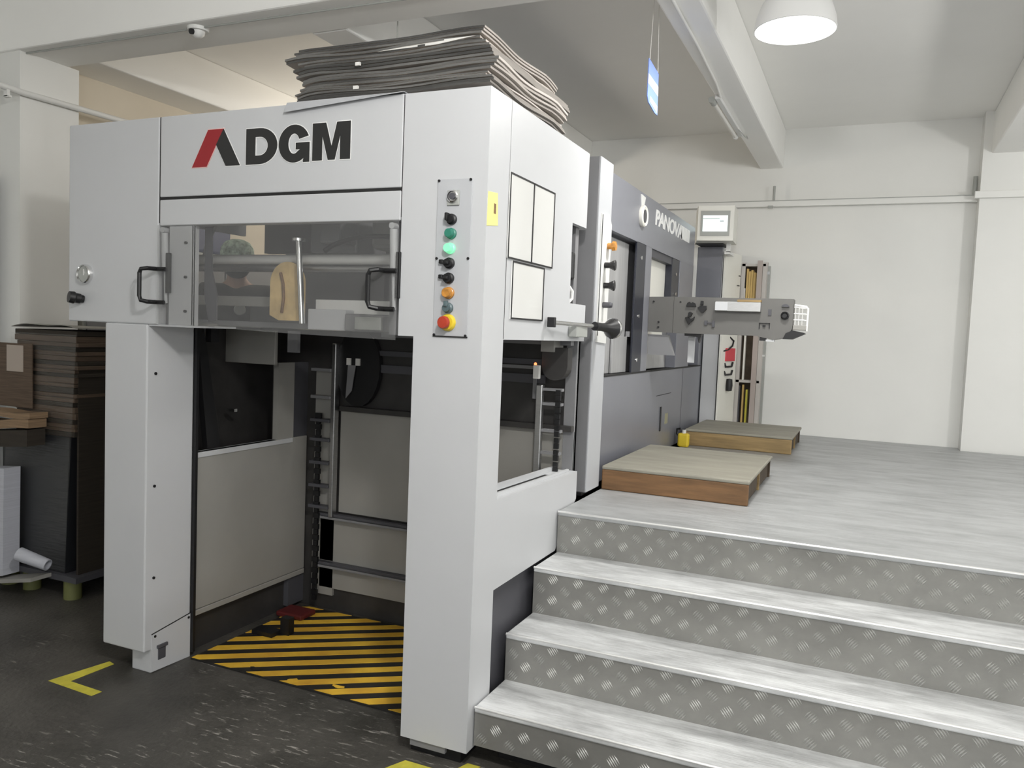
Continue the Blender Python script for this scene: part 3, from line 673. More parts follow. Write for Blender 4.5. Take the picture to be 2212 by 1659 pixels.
# ================================================================== SIDE POST WITH CONTROLS
sp = T('control_post', 'tall narrow grey post with dark knobs between delivery and press sections', 'post', (-1.25, 3.65, 0.75))
P('post_body', bx(-1.33, -1.178, 3.556, 3.752, 0.762, 2.318, 0.004), MIDGREY, sp)
P('post_cover', bx(-1.182, -1.174, 3.558, 3.752, 0.764, 2.318, 0.002), PLATE, sp, label='pale side cover')
P('post_base', bx(-1.34, -1.19, 3.54, 3.74, 0.75, 0.765), BLACK, sp)
P('knob_plate', MB().prism([(3.59, 1.47), (3.74, 1.463), (3.748, 2.03), (3.70, 2.075), (3.592, 2.065)], 'x', -1.174, -1.168), WHITE, sp, label='white plate behind the knobs')
P('star_knob', MB().lathe([(0, 0), (0.016, 0), (0.016, 0.02), (0.024, 0.024), (0.022, 0.04), (0, 0.042)], (-1.168, 3.70, 1.925), (-1, 3.70, 1.925), 7), AMBER, sp, label='brass star knob')
for z in (1.832, 1.737):
    P('wing_knob', MB().lathe([(0, 0), (0.014, 0), (0.014, 0.022), (0.017, 0.03), (0.026, 0.048), (0.024, 0.052), (0, 0.052)], (-1.168, 3.665, z), (-1, 3.68, z), 10), BLACK, sp)
P('small_knob', MB().lathe([(0, 0), (0.014, 0), (0.014, 0.035), (0.011, 0.045), (0, 0.045)], (-1.168, 3.665, 1.645), (-1, 3.68, 1.645), 10), SKIRT, sp)
P('side_rod', MB().cyl((-1.168, 3.60, 1.50), (-1.168, 3.60, 2.06), 0.003), SEAM, sp)

lv = T('locking_lever', 'chrome lever with a black flared knob across the side of the delivery section', 'lever', (-1.145, 3.3, 1.54))
P('lever_bar', MB().cyl((-1.15, 2.97, 1.545), (-1.13, 3.46, 1.541), 0.009), CHROME, lv, smooth=True)
P('lever_tip', MB().box(-1.168, -1.135, 2.955, 2.972, 1.525, 1.565, 0.003), BLACK, lv)
P('lever_knob', MB().lathe([(0, 0), (0.020, 0), (0.018, 0.06), (0.022, 0.11), (0.045, 0.15), (0.047, 0.165), (0.040, 0.172), (0, 0.174)], (-1.13, 3.44, 1.541), (-1.085, 3.62, 1.534), 22), BLACK, lv, smooth=True)
P('knob_ring', MB().lathe([(0.044, 0.150), (0.0485, 0.152), (0.0485, 0.160), (0.044, 0.162)], (-1.13, 3.44, 1.541), (-1.085, 3.62, 1.534), 22), CHROME, lv, smooth=True)
P('lever_mount', MB().box(XR + 0.0006, -1.135, 3.22, 3.36, 1.49, 1.535, 0.003), BEZEL, lv)

# ================================================================== PRESS UNIT
PX = -1.22
pr = T('press_unit', 'slate grey press section with sliding windows and white lettering on its upper band', 'machine', (-1.9, 5.3, 0.0))
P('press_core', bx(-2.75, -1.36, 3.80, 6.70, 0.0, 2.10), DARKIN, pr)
top = [(3.56, 2.02), (3.56, 2.315), (5.20, 2.313)] + [(5.20 + 0.72 * t, 2.313 - 0.16 * t * t) for t in [i / 8 for i in range(1, 9)]] + [(5.92, 2.035)]
P('upper_band', MB().prism([(3.77, 2.03), (3.77, 2.31), (5.95, 2.31), (5.95, 2.03)], 'x', -1.30, PX), PRESS, pr, label='slate upper band')
P('curved_hood', MB().prism([(4.9, 2.10), (5.2, 2.315)] + [(5.2 + 0.9 * math.sin(t * math.pi / 2), 2.10 + 0.225 * math.cos(t * math.pi / 2)) for t in [i / 10 for i in range(11)]], 'x', -2.7, -1.32), PRESS, pr)
P('top_plate', bx(-2.75, -1.30, 3.77, 5.1, 2.05, 2.30), PRESS, pr)
P('lower_body', bx(-1.36, PX, 3.80, 6.42, 0.755, 1.295, 0.004), PRESS, pr, label='slate lower body')
P('sill_line', bx(-1.34, PX + 0.003, 3.80, 6.42, 1.292, 1.300), SEAM, pr)
P('back_frame', bx(-1.34, -1.29, 3.80, 5.95, 1.30, 2.03), MIDGREY, pr)
P('sliding_window', bx(-1.285, -1.265, 3.80, 4.395, 1.302, 2.015, 0.002), SHUT, pr, label='pale satin sliding shutter')
P('sliding_window', bx(-1.262, -1.25, 4.12, 4.395, 1.302, 1.50, 0.002), SHUT, pr)
P('frame_post', bx(-1.232, PX, 4.405, 4.60, 1.296, 2.034, 0.002), PRESS_D, pr, label='navy upright')
P('frame_post', bx(-1.29, PX, 4.60, 4.735, 1.300, 2.034, 0.003), PRESS, pr)
P('frame_post', bx(-1.27, -1.225, 5.30, 5.515, 1.74, 2.034, 0.003), PRESS_D, pr, label='navy upright of the far window')
P('frame_post', bx(-1.29, PX, 5.515, 5.95, 1.300, 2.034, 0.003), PRESS, pr)
P('window_header', bx(-1.28, -1.23, 4.735, 5.515, 1.985, 2.036), SKIRT, pr)
P('far_window', bx(-1.285, -1.27, 4.735, 5.30, 1.52, 1.99), CREAM, pr, label='pale window pane')
P('lower_shutter', MB().prism([(4.735, 1.31), (5.30, 1.31), (5.24, 1.50), (4.76, 1.52)], 'x', -1.27, -1.245), SHUT, pr)
P('stiffener', bx(-1.262, -1.24, 4.40, 4.60, 1.50, 1.53), MIDGREY, pr)
for y, z in ((4.50, 1.95), (4.50, 1.62), (4.50, 1.37), (5.40, 1.93), (5.41, 1.80)):
    P('bolt', MB().cyl((PX, y, z), (PX + 0.004, y, z), 0.012, n=10), CHROME, pr)
P('door_gap', bx(PX - 0.004, PX + 0.0008, 5.02, 5.44, 1.130, 1.134), SEAM, pr)
P('door_gap', bx(PX - 0.004, PX + 0.0008, 5.78, 5.784, 0.76, 1.29), SEAM, pr)
P('pull_slot', bx(PX, PX + 0.006, 5.145, 5.172, 0.895, 1.055, 0.002), BLACK, pr)
P('yellow_tag', bx(PX, PX + 0.002, 5.29, 5.37, 0.93, 1.0), PALETAG, pr)
P('end_cover', bx(-2.7, -1.24, 6.42, 6.70, 0.75, 1.75), PRESS, pr)
# lettering on the band: reads along +y
lt = text_mesh('lettering', 'PANOVA', 0.125, LOGO_WHITE, pr, lambda c: Vector((PX + 0.0015 + c.z, 4.765 + c.x * 1.52, 2.178 + c.y)), 0.003, shear=0.12, offset=0.0035, space=0.95)
lt['label'] = 'white lettering on the band'
for k in range(3):
    outline('lettering_stroke', [[(0, 0), (0.085, 0), (0.098, 0.088), (0.013, 0.088)]], LOGO_WHITE, pr, (lambda kk: (lambda c: Vector((PX + 0.0015 + c.z, 5.475 + kk * 0.095 + c.x, 2.178 + c.y))))(k), 0.003)
em = P('round_emblem', MB().lathe([(0, 0), (0.057, 0), (0.060, 0.008), (0.060, 0.02), (0.054, 0.026), (0.038, 0.02), (0, 0.02)], (PX, 4.46, 2.178), (0, 4.46, 2.178), 28), CREAM, pr, smooth=True, label='round cream medallion')
P('emblem_face', MB().cyl((PX + 0.020, 4.46, 2.178), (PX + 0.022, 4.46, 2.178), 0.037, n=24), SKIRT, em)
P('emblem_ribbon', MB().prism([(4.425, 2.295), (4.515, 2.290), (4.48, 2.222), (4.448, 2.226)], 'x', PX, PX + 0.006), WHITE, em)

# ================================================================== CROSS ARM
ar = T('feed_gauge_arm', 'grey horizontal arm sticking out from the press above the wooden platforms', 'machine arm', (-0.85, 4.8, 1.53))
AY = 4.72
P('arm_plate', MB().prism([(-1.219, 1.536), (-1.07, 1.534), (-1.07, 1.746), (-1.219, 1.742)], 'y', AY, AY + 0.09), ARMG, ar)
P('arm_plate', MB().prism([(-1.068, 1.533), (-0.60, 1.535), (-0.50, 1.515), (-0.43, 1.53), (-0.403, 1.58), (-0.403, 1.745), (-1.068, 1.745)], 'y', AY - 0.004, AY + 0.09), ARMG, ar)
P('arm_mount', MB().box(-1.2195, -1.212, AY + 0.005, AY + 0.085, 1.54, 1.74), SKIRT, ar)
dr = P('tray_drawer', bx(-0.822, -0.572, AY - 0.05, AY - 0.004, 1.667, 1.722, 0.003), STEEL, ar)
P('drawer_front', bx(-0.822, -0.752, AY - 0.058, AY - 0.05, 1.67, 1.718, 0.002), ENAMEL, dr)
P('wood_strip', bx(-0.70, -0.572, AY - 0.052, AY + 0.0, 1.722, 1.734), WOODF2, ar)
def armknob(x, z, pts, dy=0.02, m=BLACK, name='clamp_knob'):
    return P(name, MB().prism([(x + a, z + b) for a, b in pts], 'y', AY - 0.004 - dy, AY - 0.004), m, ar)
armknob(-0.965, 1.703, [(-0.028, -0.012), (0.028, -0.012), (0.022, 0.006), (0.008, 0.012), (0.0, 0.004), (-0.01, 0.014), (-0.022, 0.006)])
armknob(-0.902, 1.676, [(-0.026, 0.008), (-0.004, 0.02), (0.024, 0.02), (0.026, 0.0), (0.004, -0.022)])
armknob(-0.902, 1.715, [(-0.008, -0.014), (0.006, -0.014), (0.006, 0.008), (-0.006, 0.008)], 0.03)
armknob(-0.968, 1.612, [(-0.028, 0.014), (-0.012, 0.018), (0.0, 0.006), (0.016, 0.010), (0.026, 0.020), (0.024, 0.004), (-0.006, -0.026)])
armknob(-0.966, 1.645, [(-0.012, -0.012), (0.004, -0.012), (0.012, 0.006), (0.0, 0.014), (-0.010, 0.008)], 0.03)
for x, z in ((-1.03, 1.715), (-1.19, 1.715), (-1.155, 1.595), (-1.155, 1.565)):
    P('bolt', MB().cyl((x, AY, z), (x, AY - 0.007, z), 0.0055, n=10), BLACK, ar)
P('latch', MB().box(-0.885, -0.868, AY - 0.012, AY - 0.004, 1.585, 1.612).box(-0.84, -0.826, AY - 0.016, AY - 0.004, 1.575, 1.612).box(-0.87, -0.83, AY - 0.012, AY - 0.004, 1.595, 1.602), SKIRT, ar)
P('latch', frame_x(MB(), 0, 0.001, 0, 0.001, 0.0001, 0, 0.001).box(-0.58, -0.576, AY - 0.012, AY - 0.004, 1.575, 1.608).box(-0.58, -0.522, AY - 0.012, AY - 0.004, 1.604, 1.608).box(-0.526, -0.522, AY - 0.012, AY - 0.004, 1.578, 1.608).box(-0.56, -0.545, AY - 0.014, AY - 0.004, 1.586, 1.596) if False else MB().box(-0.58, -0.576, AY - 0.012, AY - 0.004, 1.575, 1.608).box(-0.58, -0.522, AY - 0.012, AY - 0.004, 1.604, 1.608).box(-0.526, -0.522, AY - 0.012, AY - 0.004, 1.578, 1.608).box(-0.56, -0.545, AY - 0.014, AY - 0.004, 1.586, 1.596), BLACK, ar)
P('latch', MB().box(-0.535, -0.517, AY - 0.01, AY - 0.004, 1.65, 1.685), SKIRT, ar)
P('sensor_eye', MB().lathe([(0, 0), (0.022, 0), (0.022, 0.02), (0.017, 0.026), (0.012, 0.02), (0, 0.02)], (-0.444, AY - 0.004, 1.652), (-0.444, 0, 1.652), 18), BLACK, ar, smooth=True)
P('sensor_cap', MB().prism(arc(-0.444, 1.70, 0.02, 0.016, 0, 180, 10) + [(-0.465, 1.70)], 'y', AY - 0.02, AY - 0.004), SKIRT, ar)
P('end_bracket', MB().prism([(-0.435, 1.555), (-0.40, 1.572), (-0.345, 1.562), (-0.332, 1.556), (-0.40, 1.522), (-0.45, 1.522)], 'y', AY - 0.01, AY + 0.07), BLACK, ar)
P('under_clip', MB().box(-0.575, -0.54, AY + 0.0, AY + 0.04, 1.508, 1.53), BLACK, ar)
P('under_clip', MB().box(-0.54, -0.495, AY + 0.0, AY + 0.04, 1.505, 1.516), ENAMEL, ar)
P('under_hook', MB().prism([(-1.0, 1.536), (-0.90, 1.536), (-0.905, 1.515), (-0.915, 1.48), (-0.925, 1.515), (-1.0, 1.52)], 'y', AY + 0.01, AY + 0.05), BLACK, ar)
P('hinge_plate', MB().box(-0.995, -0.955, AY + 0.10, AY + 0.112, 1.36, 1.535, 0.002), ENAMEL, ar)
P('support_leg', MB().prism([(-1.2185, 1.52), (-1.10, 1.52), (-1.06, 1.40), (-1.2185, 1.40)], 'y', AY + 0.02, AY + 0.06), MIDGREY, ar)
wb = T('wire_basket', 'small white wire basket fixed to the end of the grey arm', 'basket', (-0.365, 4.76, 1.58))
mb = MB()
for z in (1.70, 1.665, 1.63):
    mb.tube([(-0.398, AY, z), (-0.345, AY, z), (-0.328, AY + 0.01, z - 0.004), (-0.328, AY + 0.09, z - 0.004), (-0.398, AY + 0.09, z)], 0.0035, 8)
for x in (-0.39, -0.372, -0.354):
    mb.cyl((x, AY, 1.60), (x, AY, 1.70), 0.002, n=8)
P('basket_wires', mb, WHITE, wb)
P('basket_rim', MB().tube([(-0.328, AY + 0.01, 1.57), (-0.326, AY + 0.01, 1.69), (-0.335, AY + 0.01, 1.705), (-0.398, AY + 0.01, 1.712)], 0.006), WHITE, wb, smooth=True)
P('basket_floor', bx(-0.40, -0.33, AY, AY + 0.09, 1.575, 1.60, 0.002), ENAMEL_IN, wb)

# ================================================================== OPERATOR CABINET, MONITOR
CY = 6.52
oc = T('operator_cabinet', 'slate and white control cabinet behind the grey arm, buttons on its side', 'cabinet', (-1.2, 6.7, 0.75))
P('cabinet_front', bx(-1.305, -1.115, CY, CY + 0.03, 1.752, 2.238), PRESS, oc, label='slate front panel')
P('cabinet_edge', bx(-1.335, -1.307, CY - 0.005, CY + 0.03, 1.76, 2.236), WHITE, oc)
P('cabinet_body', bx(-1.23, -1.11, CY + 0.03, 7.0, 0.75, 2.238), ENAMEL, oc)
ang = [(-1.100, 6.53), (-1.085, 6.53), (-1.012, 6.855), (-1.027, 6.86)]
P('cabinet_side', MB().prism(ang, 'z', 1.745, 2.205), CREAM, oc, label='cream side door standing slightly open')
P('cabinet_side', MB().prism([(x + 0.002, y) for x, y in ang], 'z', 0.752, 1.74), CREAM, oc, label='white lower side')
def sx(y): return -1.085 + (y - 6.53) / 0.325 * 0.073      # face of the angled side
P('door_catch', bx(sx(6.82), sx(6.82) + 0.008, 6.80, 6.85, 2.03, 2.037), BLACK, oc)
P('door_catch', bx(sx(6.80), sx(6.80) + 0.010, 6.78, 6.85, 1.95, 1.957), BLACK, oc)
P('door_tag', bx(sx(6.72), sx(6.72) + 0.003, 6.70, 6.74, 1.83, 1.845), PINKISH, oc)
P('cable_loop', MB().tube([(sx(6.70), 6.70, 1.53), (sx(6.76) + 0.01, 6.76, 1.50), (sx(6.74) + 0.01, 6.74, 1.46), (sx(6.66) + 0.01, 6.66, 1.43), (sx(6.58), 6.58, 1.415)], 0.007), BLACK, oc, smooth=True)
P('stop_flag', MB().prism([(sx(6.62), 6.62), (sx(6.62) + 0.012, 6.62), (sx(6.80) + 0.012, 6.80), (sx(6.80), 6.80)], 'z', 1.335, 1.44), mat('bright_red_plastic', (0.62, 0.06, 0.08), 0.4), oc, label='bright red stop switch')
for z in (1.30, 1.235):
    P('toggle_handle', MB().tube([(sx(6.62), 6.62, z + 0.02), (sx(6.62) + 0.012, 6.62, z - 0.01), (sx(6.74) + 0.012, 6.74, z - 0.008), (sx(6.76) + 0.012, 6.76, z + 0.025)], 0.008, 8), BLACK, oc, smooth=True)
P('handle_grip', MB().lathe([(0, 0), (0.026, 0.005), (0.030, 0.05), (0.024, 0.10), (0, 0.105)], (sx(6.68) + 0.02, 6.68, 1.09), (sx(6.68) + 0.024, 6.69, 1.3), 12), BLACK, oc, smooth=True)
mo = T('touch_monitor', 'cream boxed touch screen monitor on top of the operator cabinet', 'monitor', (-1.13, 6.35, 2.27))
ma = R(4)
P('monitor_case', MB().prism([(-1.315, 6.42), (-1.245, 6.15), (-0.985, 6.18), (-1.0, 6.46)], 'z', 2.245, 2.505), CREAM, mo)
P('monitor_bezel', MB().prism([(-1.222, 6.148), (-1.012, 6.172), (-1.012, 6.168), (-1.222, 6.144)], 'z', 2.28, 2.465), BEZEL, mo)
P('monitor_screen', MB().prism([(-1.206, 6.146), (-1.028, 6.1665), (-1.028, 6.1625), (-1.206, 6.142)], 'z', 2.312, 2.43), SCREEN, mo, label='lit pale screen')
P('screen_line', MB().prism([(-1.205, 6.1415), (-1.085, 6.1553), (-1.085, 6.1545), (-1.205, 6.1407)], 'z', 2.405, 2.409), BEZEL, mo)
P('screen_line', MB().prism([(-1.082, 6.1555), (-1.055, 6.1586), (-1.055, 6.1578), (-1.082, 6.1547)], 'z', 2.385, 2.391), SKIRT, mo)
P('monitor_foot', bx(-1.29, -1.08, 6.33, 6.62, 2.24, 2.248), BLACK, mo)
P('monitor_stem', bx(-1.06, -1.03, 6.36, 6.40, 2.18, 2.25), WHITE, mo)
P('stem_arm', bx(-1.072, -1.03, 6.36, 6.56, 2.165, 2.185), WHITE, mo)

# ================================================================== RACK WITH BOARDS
rk = T('tool_rack', 'tall grey steel rack against the far wall holding boards and sticks', 'rack', (-0.90, 6.95, 0.75))
for x in (-1.012, -0.842):
    P('upright', bx(x, x + 0.03, 6.88, 6.91, 0.75, 2.15), RACKM, rk)
P('upright', bx(-0.83, -0.815, 6.98, 7.01, 0.75, 2.16), RACKM, rk)
P('wide_post', bx(-0.885, -0.845, 6.865, 6.88, 0.75, 2.165), PINKISH, rk)
for z in (0.752, 1.16, 1.62, 2.12):
    P('shelf', bx(-1.008, -0.82, 6.88, 7.01, z, z + 0.02), RACKM, rk)
P('back_sheet', bx(-1.02, -0.90, 7.005, 7.02, 0.78, 2.12), WOODD, rk)
P('tie_bar', bx(-0.845, -0.80, 6.975, 6.985, 2.06, 2.085), ENAMEL, rk)
P('tie_bar', bx(-0.845, -0.80, 6.975, 6.985, 1.38, 1.395), WHITE, rk)
P('back_post', bx(-0.825, -0.795, 6.985, 7.015, 0.75, 2.13), BEZEL, rk)
b0 = None
for k, (x, wd, h, m, lab) in enumerate(((-1.000, 0.011, 0.47, BLACK, 'black folder standing on the rack shelf, left of the yellow boards'), (-0.988, 0.012, 0.30, WHITE, 'short white board on the rack beside the black folder'),
        (-0.972, 0.016, 0.46, YBOARD, 'yellow board on the rack next to the white board'), (-0.954, 0.016, 0.44, YBOARD, 'second yellow board on the rack, a little shorter'), (-0.936, 0.017, 0.45, YBOARD, 'third yellow board on the rack'), (-0.917, 0.018, 0.43, YBOARD, 'yellow board on the rack nearest the wide grey post'))):
    o = P('board', bx(x, x + wd, 6.90, 6.99, 1.64, 1.64 + h, 0.001), m, None, loc=(x, 6.94, 1.64))
    tag(o, lab, 'board', 'boards standing on the rack')
for k, (x, z0, z1, m, lab) in enumerate(((-0.998, 1.36, 1.60, ENAMEL, 'pale stick leaning in the middle bay of the rack'), (-0.962, 1.20, 1.58, CREAM, 'long cream strip in the middle bay of the rack'),
        (-0.985, 0.78, 1.13, SKIRT, 'dark strip in the lowest bay of the rack'), (-0.955, 0.775, 1.14, YBOARD, 'yellow strip in the lowest bay of the rack'), (-0.925, 0.775, 1.10, TAPE, 'olive yellow strip in the lowest bay of the rack by the post'))):
    zf = 1.18 if z0 > 1.0 else 0.772
    o = P('strip', bx(x, x + 0.013, 6.905, 6.95, zf, z1), m, None, loc=(x, 6.92, zf))
    tag(o, lab, 'strip', 'strips standing on the rack')

# ================================================================== WOODEN PLATFORMS AND BOTTLE
def platform(label, x0, x1, y0, y1, fm):
    t = T('wooden_platform', label, 'platform', ((x0 + x1) / 2, (y0 + y1) / 2, 0.748), 'low wooden platforms on the deck')
    z0, z1 = 0.7485, 0.866
    P('top_board', MB().box(x0, x1, y0 - 0.004, y1, z1 - 0.018, z1, 0.006), WOODT, t)
    P('front_board', MB().box(x0, x1 - 0.004, y0, y0 + 0.022, z0, z1 - 0.018, 0.006), fm, t)
    P('back_board', bx(x0, x1 - 0.01, y1 - 0.03, y1 - 0.005, z0, z1 - 0.018), WOODD, t)
    P('end_slat', bx(x1 - 0.05, x1 - 0.012, (y0 + y1) / 2 - 0.012, (y0 + y1) / 2 + 0.012, z0, z1 - 0.018), WOODF2, t)
    P('runner', bx(x0 + 0.02, x1 - 0.09, y0 + 0.06, y1 - 0.06, z0, z1 - 0.02), WOODD, t)
    P('end_panel', bx(x1 - 0.034, x1 - 0.02, y0 + 0.022, (y0 + y1) / 2 - 0.03, z0 + 0.004, z1 - 0.022), WOODD, t)
    P('end_panel', bx(x1 - 0.034, x1 - 0.02, (y0 + y1) / 2 + 0.03, y1 - 0.035, z0 + 0.004, z1 - 0.022), WOODD, t)
    return t
platform('low wooden platform with grey top right behind the stairs', -1.165, -0.462, 3.765, 4.70, WOODF)
platform('tan low wooden platform farther along the deck by the cabinet', -1.165, -0.44, 5.708, 6.49, WOODF2)
bt = T('yellow_bottle', 'small yellow bottle with white cap on the deck between the wooden platforms', 'bottle', (-1.17, 5.60, 0.748))
P('bottle_body', MB().box(-1.190, -1.112, 5.575, 5.625, 0.749, 0.845, 0.014), YELLOW, bt)
P('bottle_cap', MB().cyl((-1.15, 5.60, 0.843), (-1.15, 5.60, 0.868), 0.014), WHITE, bt, smooth=True)
P('bottle_handle', MB().tube([(-1.185, 5.60, 0.825), (-1.20, 5.60, 0.84), (-1.20, 5.60, 0.87), (-1.175, 5.60, 0.875)], 0.008), BLACK, bt, smooth=True)

# ================================================================== CARDBOARD BUNDLES ON TOP
random.seed(3)
names = ['bottom', 'second from bottom', 'third from bottom', 'fourth from bottom', 'fifth from bottom', 'sixth from bottom', 'second from top', 'topmost']
extra = ['dark edged and pressed flat', 'thin with a pale front edge', 'grey with a pale band', 'pale with a rolled left end', 'dark with a white tag', 'slim light grey', 'pointed far out at its left end', 'brown and slightly arched']
z = 2.308
spec = [(0.030, CARD_D, 0.010, 0.0), (0.016, CARD_L, 0.02, -0.02), (0.022, CARD, 0.03, 0.0), (0.024, CARD_L, 0.015, 0.01), (0.036, CARD_D, 0.01, 0.0), (0.020, CARD_L, 0.012, -0.03), (0.022, CARD, -0.06, -0.06), (0.030, CARD, -0.02, -0.05)]
for i, (th, m, xl, xr) in enumerate(spec):
    ph = random.random() * 6; amp = 0.0035
    x0, x1 = -2.005 + xl, -1.195 + xr
    y0, y1 = 2.425 + random.uniform(-0.008, 0.012) + 0.004 * i, 3.15 + random.uniform(-0.03, 0.02)
    th *= 0.92; zt = z + th
    def f(u, v, x0=x0, x1=x1, y0=y0, y1=y1, zt=zt, ph=ph, amp=amp, i=i):
        e = (max(0, 0.12 - u) / 0.12) ** 2 * (-0.012 if i < 5 else -0.005)
        jx = 0.006 * math.sin(9 * v + ph) * (1 if u in (0, 1) else 0)
        jy = 0.005 * math.sin(11 * u + ph) * (1 if v in (0, 1) else 0)
        return Vector((x0 + (x1 - x0) * u + jx, y0 + (y1 - y0) * v + jy, zt + 0.004 * math.sin(7 * u + 1.0 + 0.12 * i) + 0.004 * math.sin(6 * v + 2.0 + 0.1 * i) + e - 0.010 * max(0, v - 0.8) / 0.2))
    t = T('cardboard_bundle', '%s cardboard bundle on machine top, %s' % (names[i], extra[i]), 'cardboard', (-1.6, 2.8, z), 'cardboard bundles stacked on the machine')
    n_lay = 2 if th < 0.023 else 3
    for k in range(n_lay):
        dz = (th / n_lay) * k; gap = 0.0022
        def g2(u, v, dz=dz, f=f, k=k, i=i):
            p = f(u, v); jj = 0.006 * math.sin(k * 2.3 + i)
            return Vector((p.x + jj + (0.010 * math.sin(k * 4 + i) if u == 0 else 0), p.y + 0.5 * jj, p.z - dz))
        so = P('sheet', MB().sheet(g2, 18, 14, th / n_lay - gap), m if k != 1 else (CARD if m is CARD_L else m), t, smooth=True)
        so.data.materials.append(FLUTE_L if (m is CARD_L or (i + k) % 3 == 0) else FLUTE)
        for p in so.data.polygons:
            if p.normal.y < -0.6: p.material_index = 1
    if i in (1, 4):
        P('tag', bx(-1.735, -1.715, y0 - 0.012, y0 - 0.004, zt - 0.016, zt - 0.004), PAPER, t)
    if i == 6:
        P('inner_sheet', MB().prism([(-1.66, zt - 0.012), (-1.40, zt + 0.002), (-1.27, zt + 0.002), (-1.42, zt - 0.012)], 'y', y0 - 0.002, y0 + 0.2), PAPER, t, label='white sheet showing in the bundle')
    z += th + 0.003
o = P('loose_sheet', MB().sheet(lambda u, v: Vector((-2.0 + 0.50 * u, 2.374 + 0.30 * v, 2.3015 - 0.032 * (1 - u) * max(0, 0.05 - v) / 0.05 - 0.004 * max(0, 0.05 - v) / 0.05)), 10, 20, 0.002), PLATE, None, loc=(-1.75, 2.5, 2.30))
tag(o, 'loose grey sheet drooping over the front edge of the machine top, under the bundles', 'sheet')

# ================================================================== HAZARD PLATE AND FLOOR TAPE
hz = T('hazard_plate', 'black floor plate with yellow diagonal stripes inside the delivery bay', 'floor plate', (-1.95, 3.0, 0.0))
px0, px1, py0, py1 = -2.655, -1.20, 2.615, 3.40
P('black_plate', bx(px0, px1, py0, py1, 0.001, 0.008), HAZB, hz)
dv = Vector((0.827, 0.562)); nv = Vector((-0.562, 0.827))
def clip(poly, f):
    out = []
    for i in range(len(poly)):
        a, b = poly[i], poly[(i + 1) % len(poly)]
        fa, fb = f(a), f(b)
        if fa >= 0: out.append(a)
        if fa * fb < 0: out.append(a + (b - a) * (fa / (fa - fb)))
    return out
random.seed(11)
o0 = Vector((-2.61, 2.646))
for k in range(-9, 12):
    c = k * 0.100; wdt = 0.050
    L0, L1 = -2.0, 2.0
    base = o0 + nv * (c - 0.022)
    poly = [base + dv * L0, base + dv * L1, base + dv * L1 + nv * wdt, base + dv * L0 + nv * wdt]
    for fn in (lambda p: p.x - px0 - 0.002, lambda p: px1 - 0.002 - p.x, lambda p: p.y - py0 - 0.004, lambda p: py1 - 0.002 - p.y):
        poly = clip(poly, fn)
        if len(poly) < 3: break
    if len(poly) >= 3:
        P('stripe', MB().prism([(p.x, p.y) for p in poly], 'z', 0.008, 0.0095), HAZ, hz)
for k, (x, y) in enumerate(((-2.33, 2.66), (-1.93, 2.69), (-1.60, 2.70), (-2.12, 2.65))):
    P('worn_patch', MB().prism([(x + 0.035 * math.cos(R(a)) * (0.8 + 0.4 * math.sin(a * 3 + k)), y + 0.018 * math.sin(R(a)) * (0.8 + 0.4 * math.cos(a * 2 + k))) for a in range(0, 360, 40)], 'z', 0.0095, 0.0102), HAZ if k % 2 else HAZB, hz)
P('lift_stop', MB().box(-2.50, -2.45, 3.02, 3.06, 0.0095, 0.09).box(-2.62, -2.50, 2.96, 3.03, 0.0095, 0.03), BLACK, hz)
o = P('tread_pedal', MB().box(-2.68, -2.52, 3.20, 3.32, 0.0105, 0.037, 0.008), LAMPR, None, loc=(-2.6, 3.26, 0.008))
tag(o, 'dull red pedal at the dark back of the delivery bay', 'pedal')
o = P('floor_tape', MB().prism([(-2.985, 2.180), (-2.720, 2.170), (-2.716, 2.215), (-2.905, 2.220), (-2.895, 2.42), (-2.935, 2.43)], 'z', 0.0005, 0.0015), TAPE, None, loc=(-2.87, 2.25, 0))
tag(o, 'yellow angle of floor tape in front of the left column', 'floor tape')
o = P('floor_tape', MB().prism([(-1.42, 2.27), (-1.385, 2.345), (-1.27, 2.345), (-1.25, 2.27)], 'z', 0.0005, 0.0015), TAPE, None, loc=(-1.33, 2.31, 0))
tag(o, 'yellow floor tape strip at the foot of the right column', 'floor tape')
o = P('floor_tape', MB().prism([(-1.21, 2.36), (-1.185, 2.43), (-1.135, 2.43), (-1.165, 2.36)], 'z', 0.0005, 0.0015), TAPE, None, loc=(-1.17, 2.40, 0))
tag(o, 'short yellow floor tape piece in the dark gap under the lowest stair', 'floor tape')

# ================================================================== LEFT PILE
pl = T('pallet', 'low dark pallet on greenish blocks under the wrapped cardboard pile', 'pallet', (-4.0, 3.2, 0))
P('pallet_top', bx(-4.32, -3.68, 2.84, 3.55, 0.105, 0.135), SKIRT, pl)
for x in (-4.28, -4.10, -3.78):
    for y in (2.90, 3.48):
        P('pallet_block', MB().cyl((x, y, 0.0), (x, y, 0.105), 0.045, n=14), GUNI, pl, smooth=True)
cpile = T('cardboard_pile', 'tall pile of dark brown cardboard sheets wrapped in clear film left of machine', 'cardboard pile', (-4.0, 3.2, 0.135), None)
P('black_sheets', MB().prism([(-4.30, 0.136), (-3.80, 0.136), (-3.775, 0.86), (-4.30, 0.86)], 'y', 2.87, 3.52), BLACKST, cpile)
random.seed(5)
zz = 0.862
k = 0
while zz < 1.39:
    h = random.choice((0.018, 0.022, 0.026, 0.032)); j = random.uniform(-0.006, 0.006)
    P('sheet_bundle', MB().box(-4.19 + j, -3.735 + j + (zz - 0.9) * 0.05, 2.865 + j, 3.52, zz, zz + h, 0.003), BROWN if k % 3 else BROWN_D, cpile)
    zz += h + 0.001; k += 1
P('end_sheets', MB().prism([(2.885, 0.136), (3.52, 0.136), (3.52, 1.39), (2.885, 1.39)], 'x', -3.735, -3.722), BROWN_D, cpile, label='dark side of the pile')  # right side of the pile, its shadow put into the dark brown
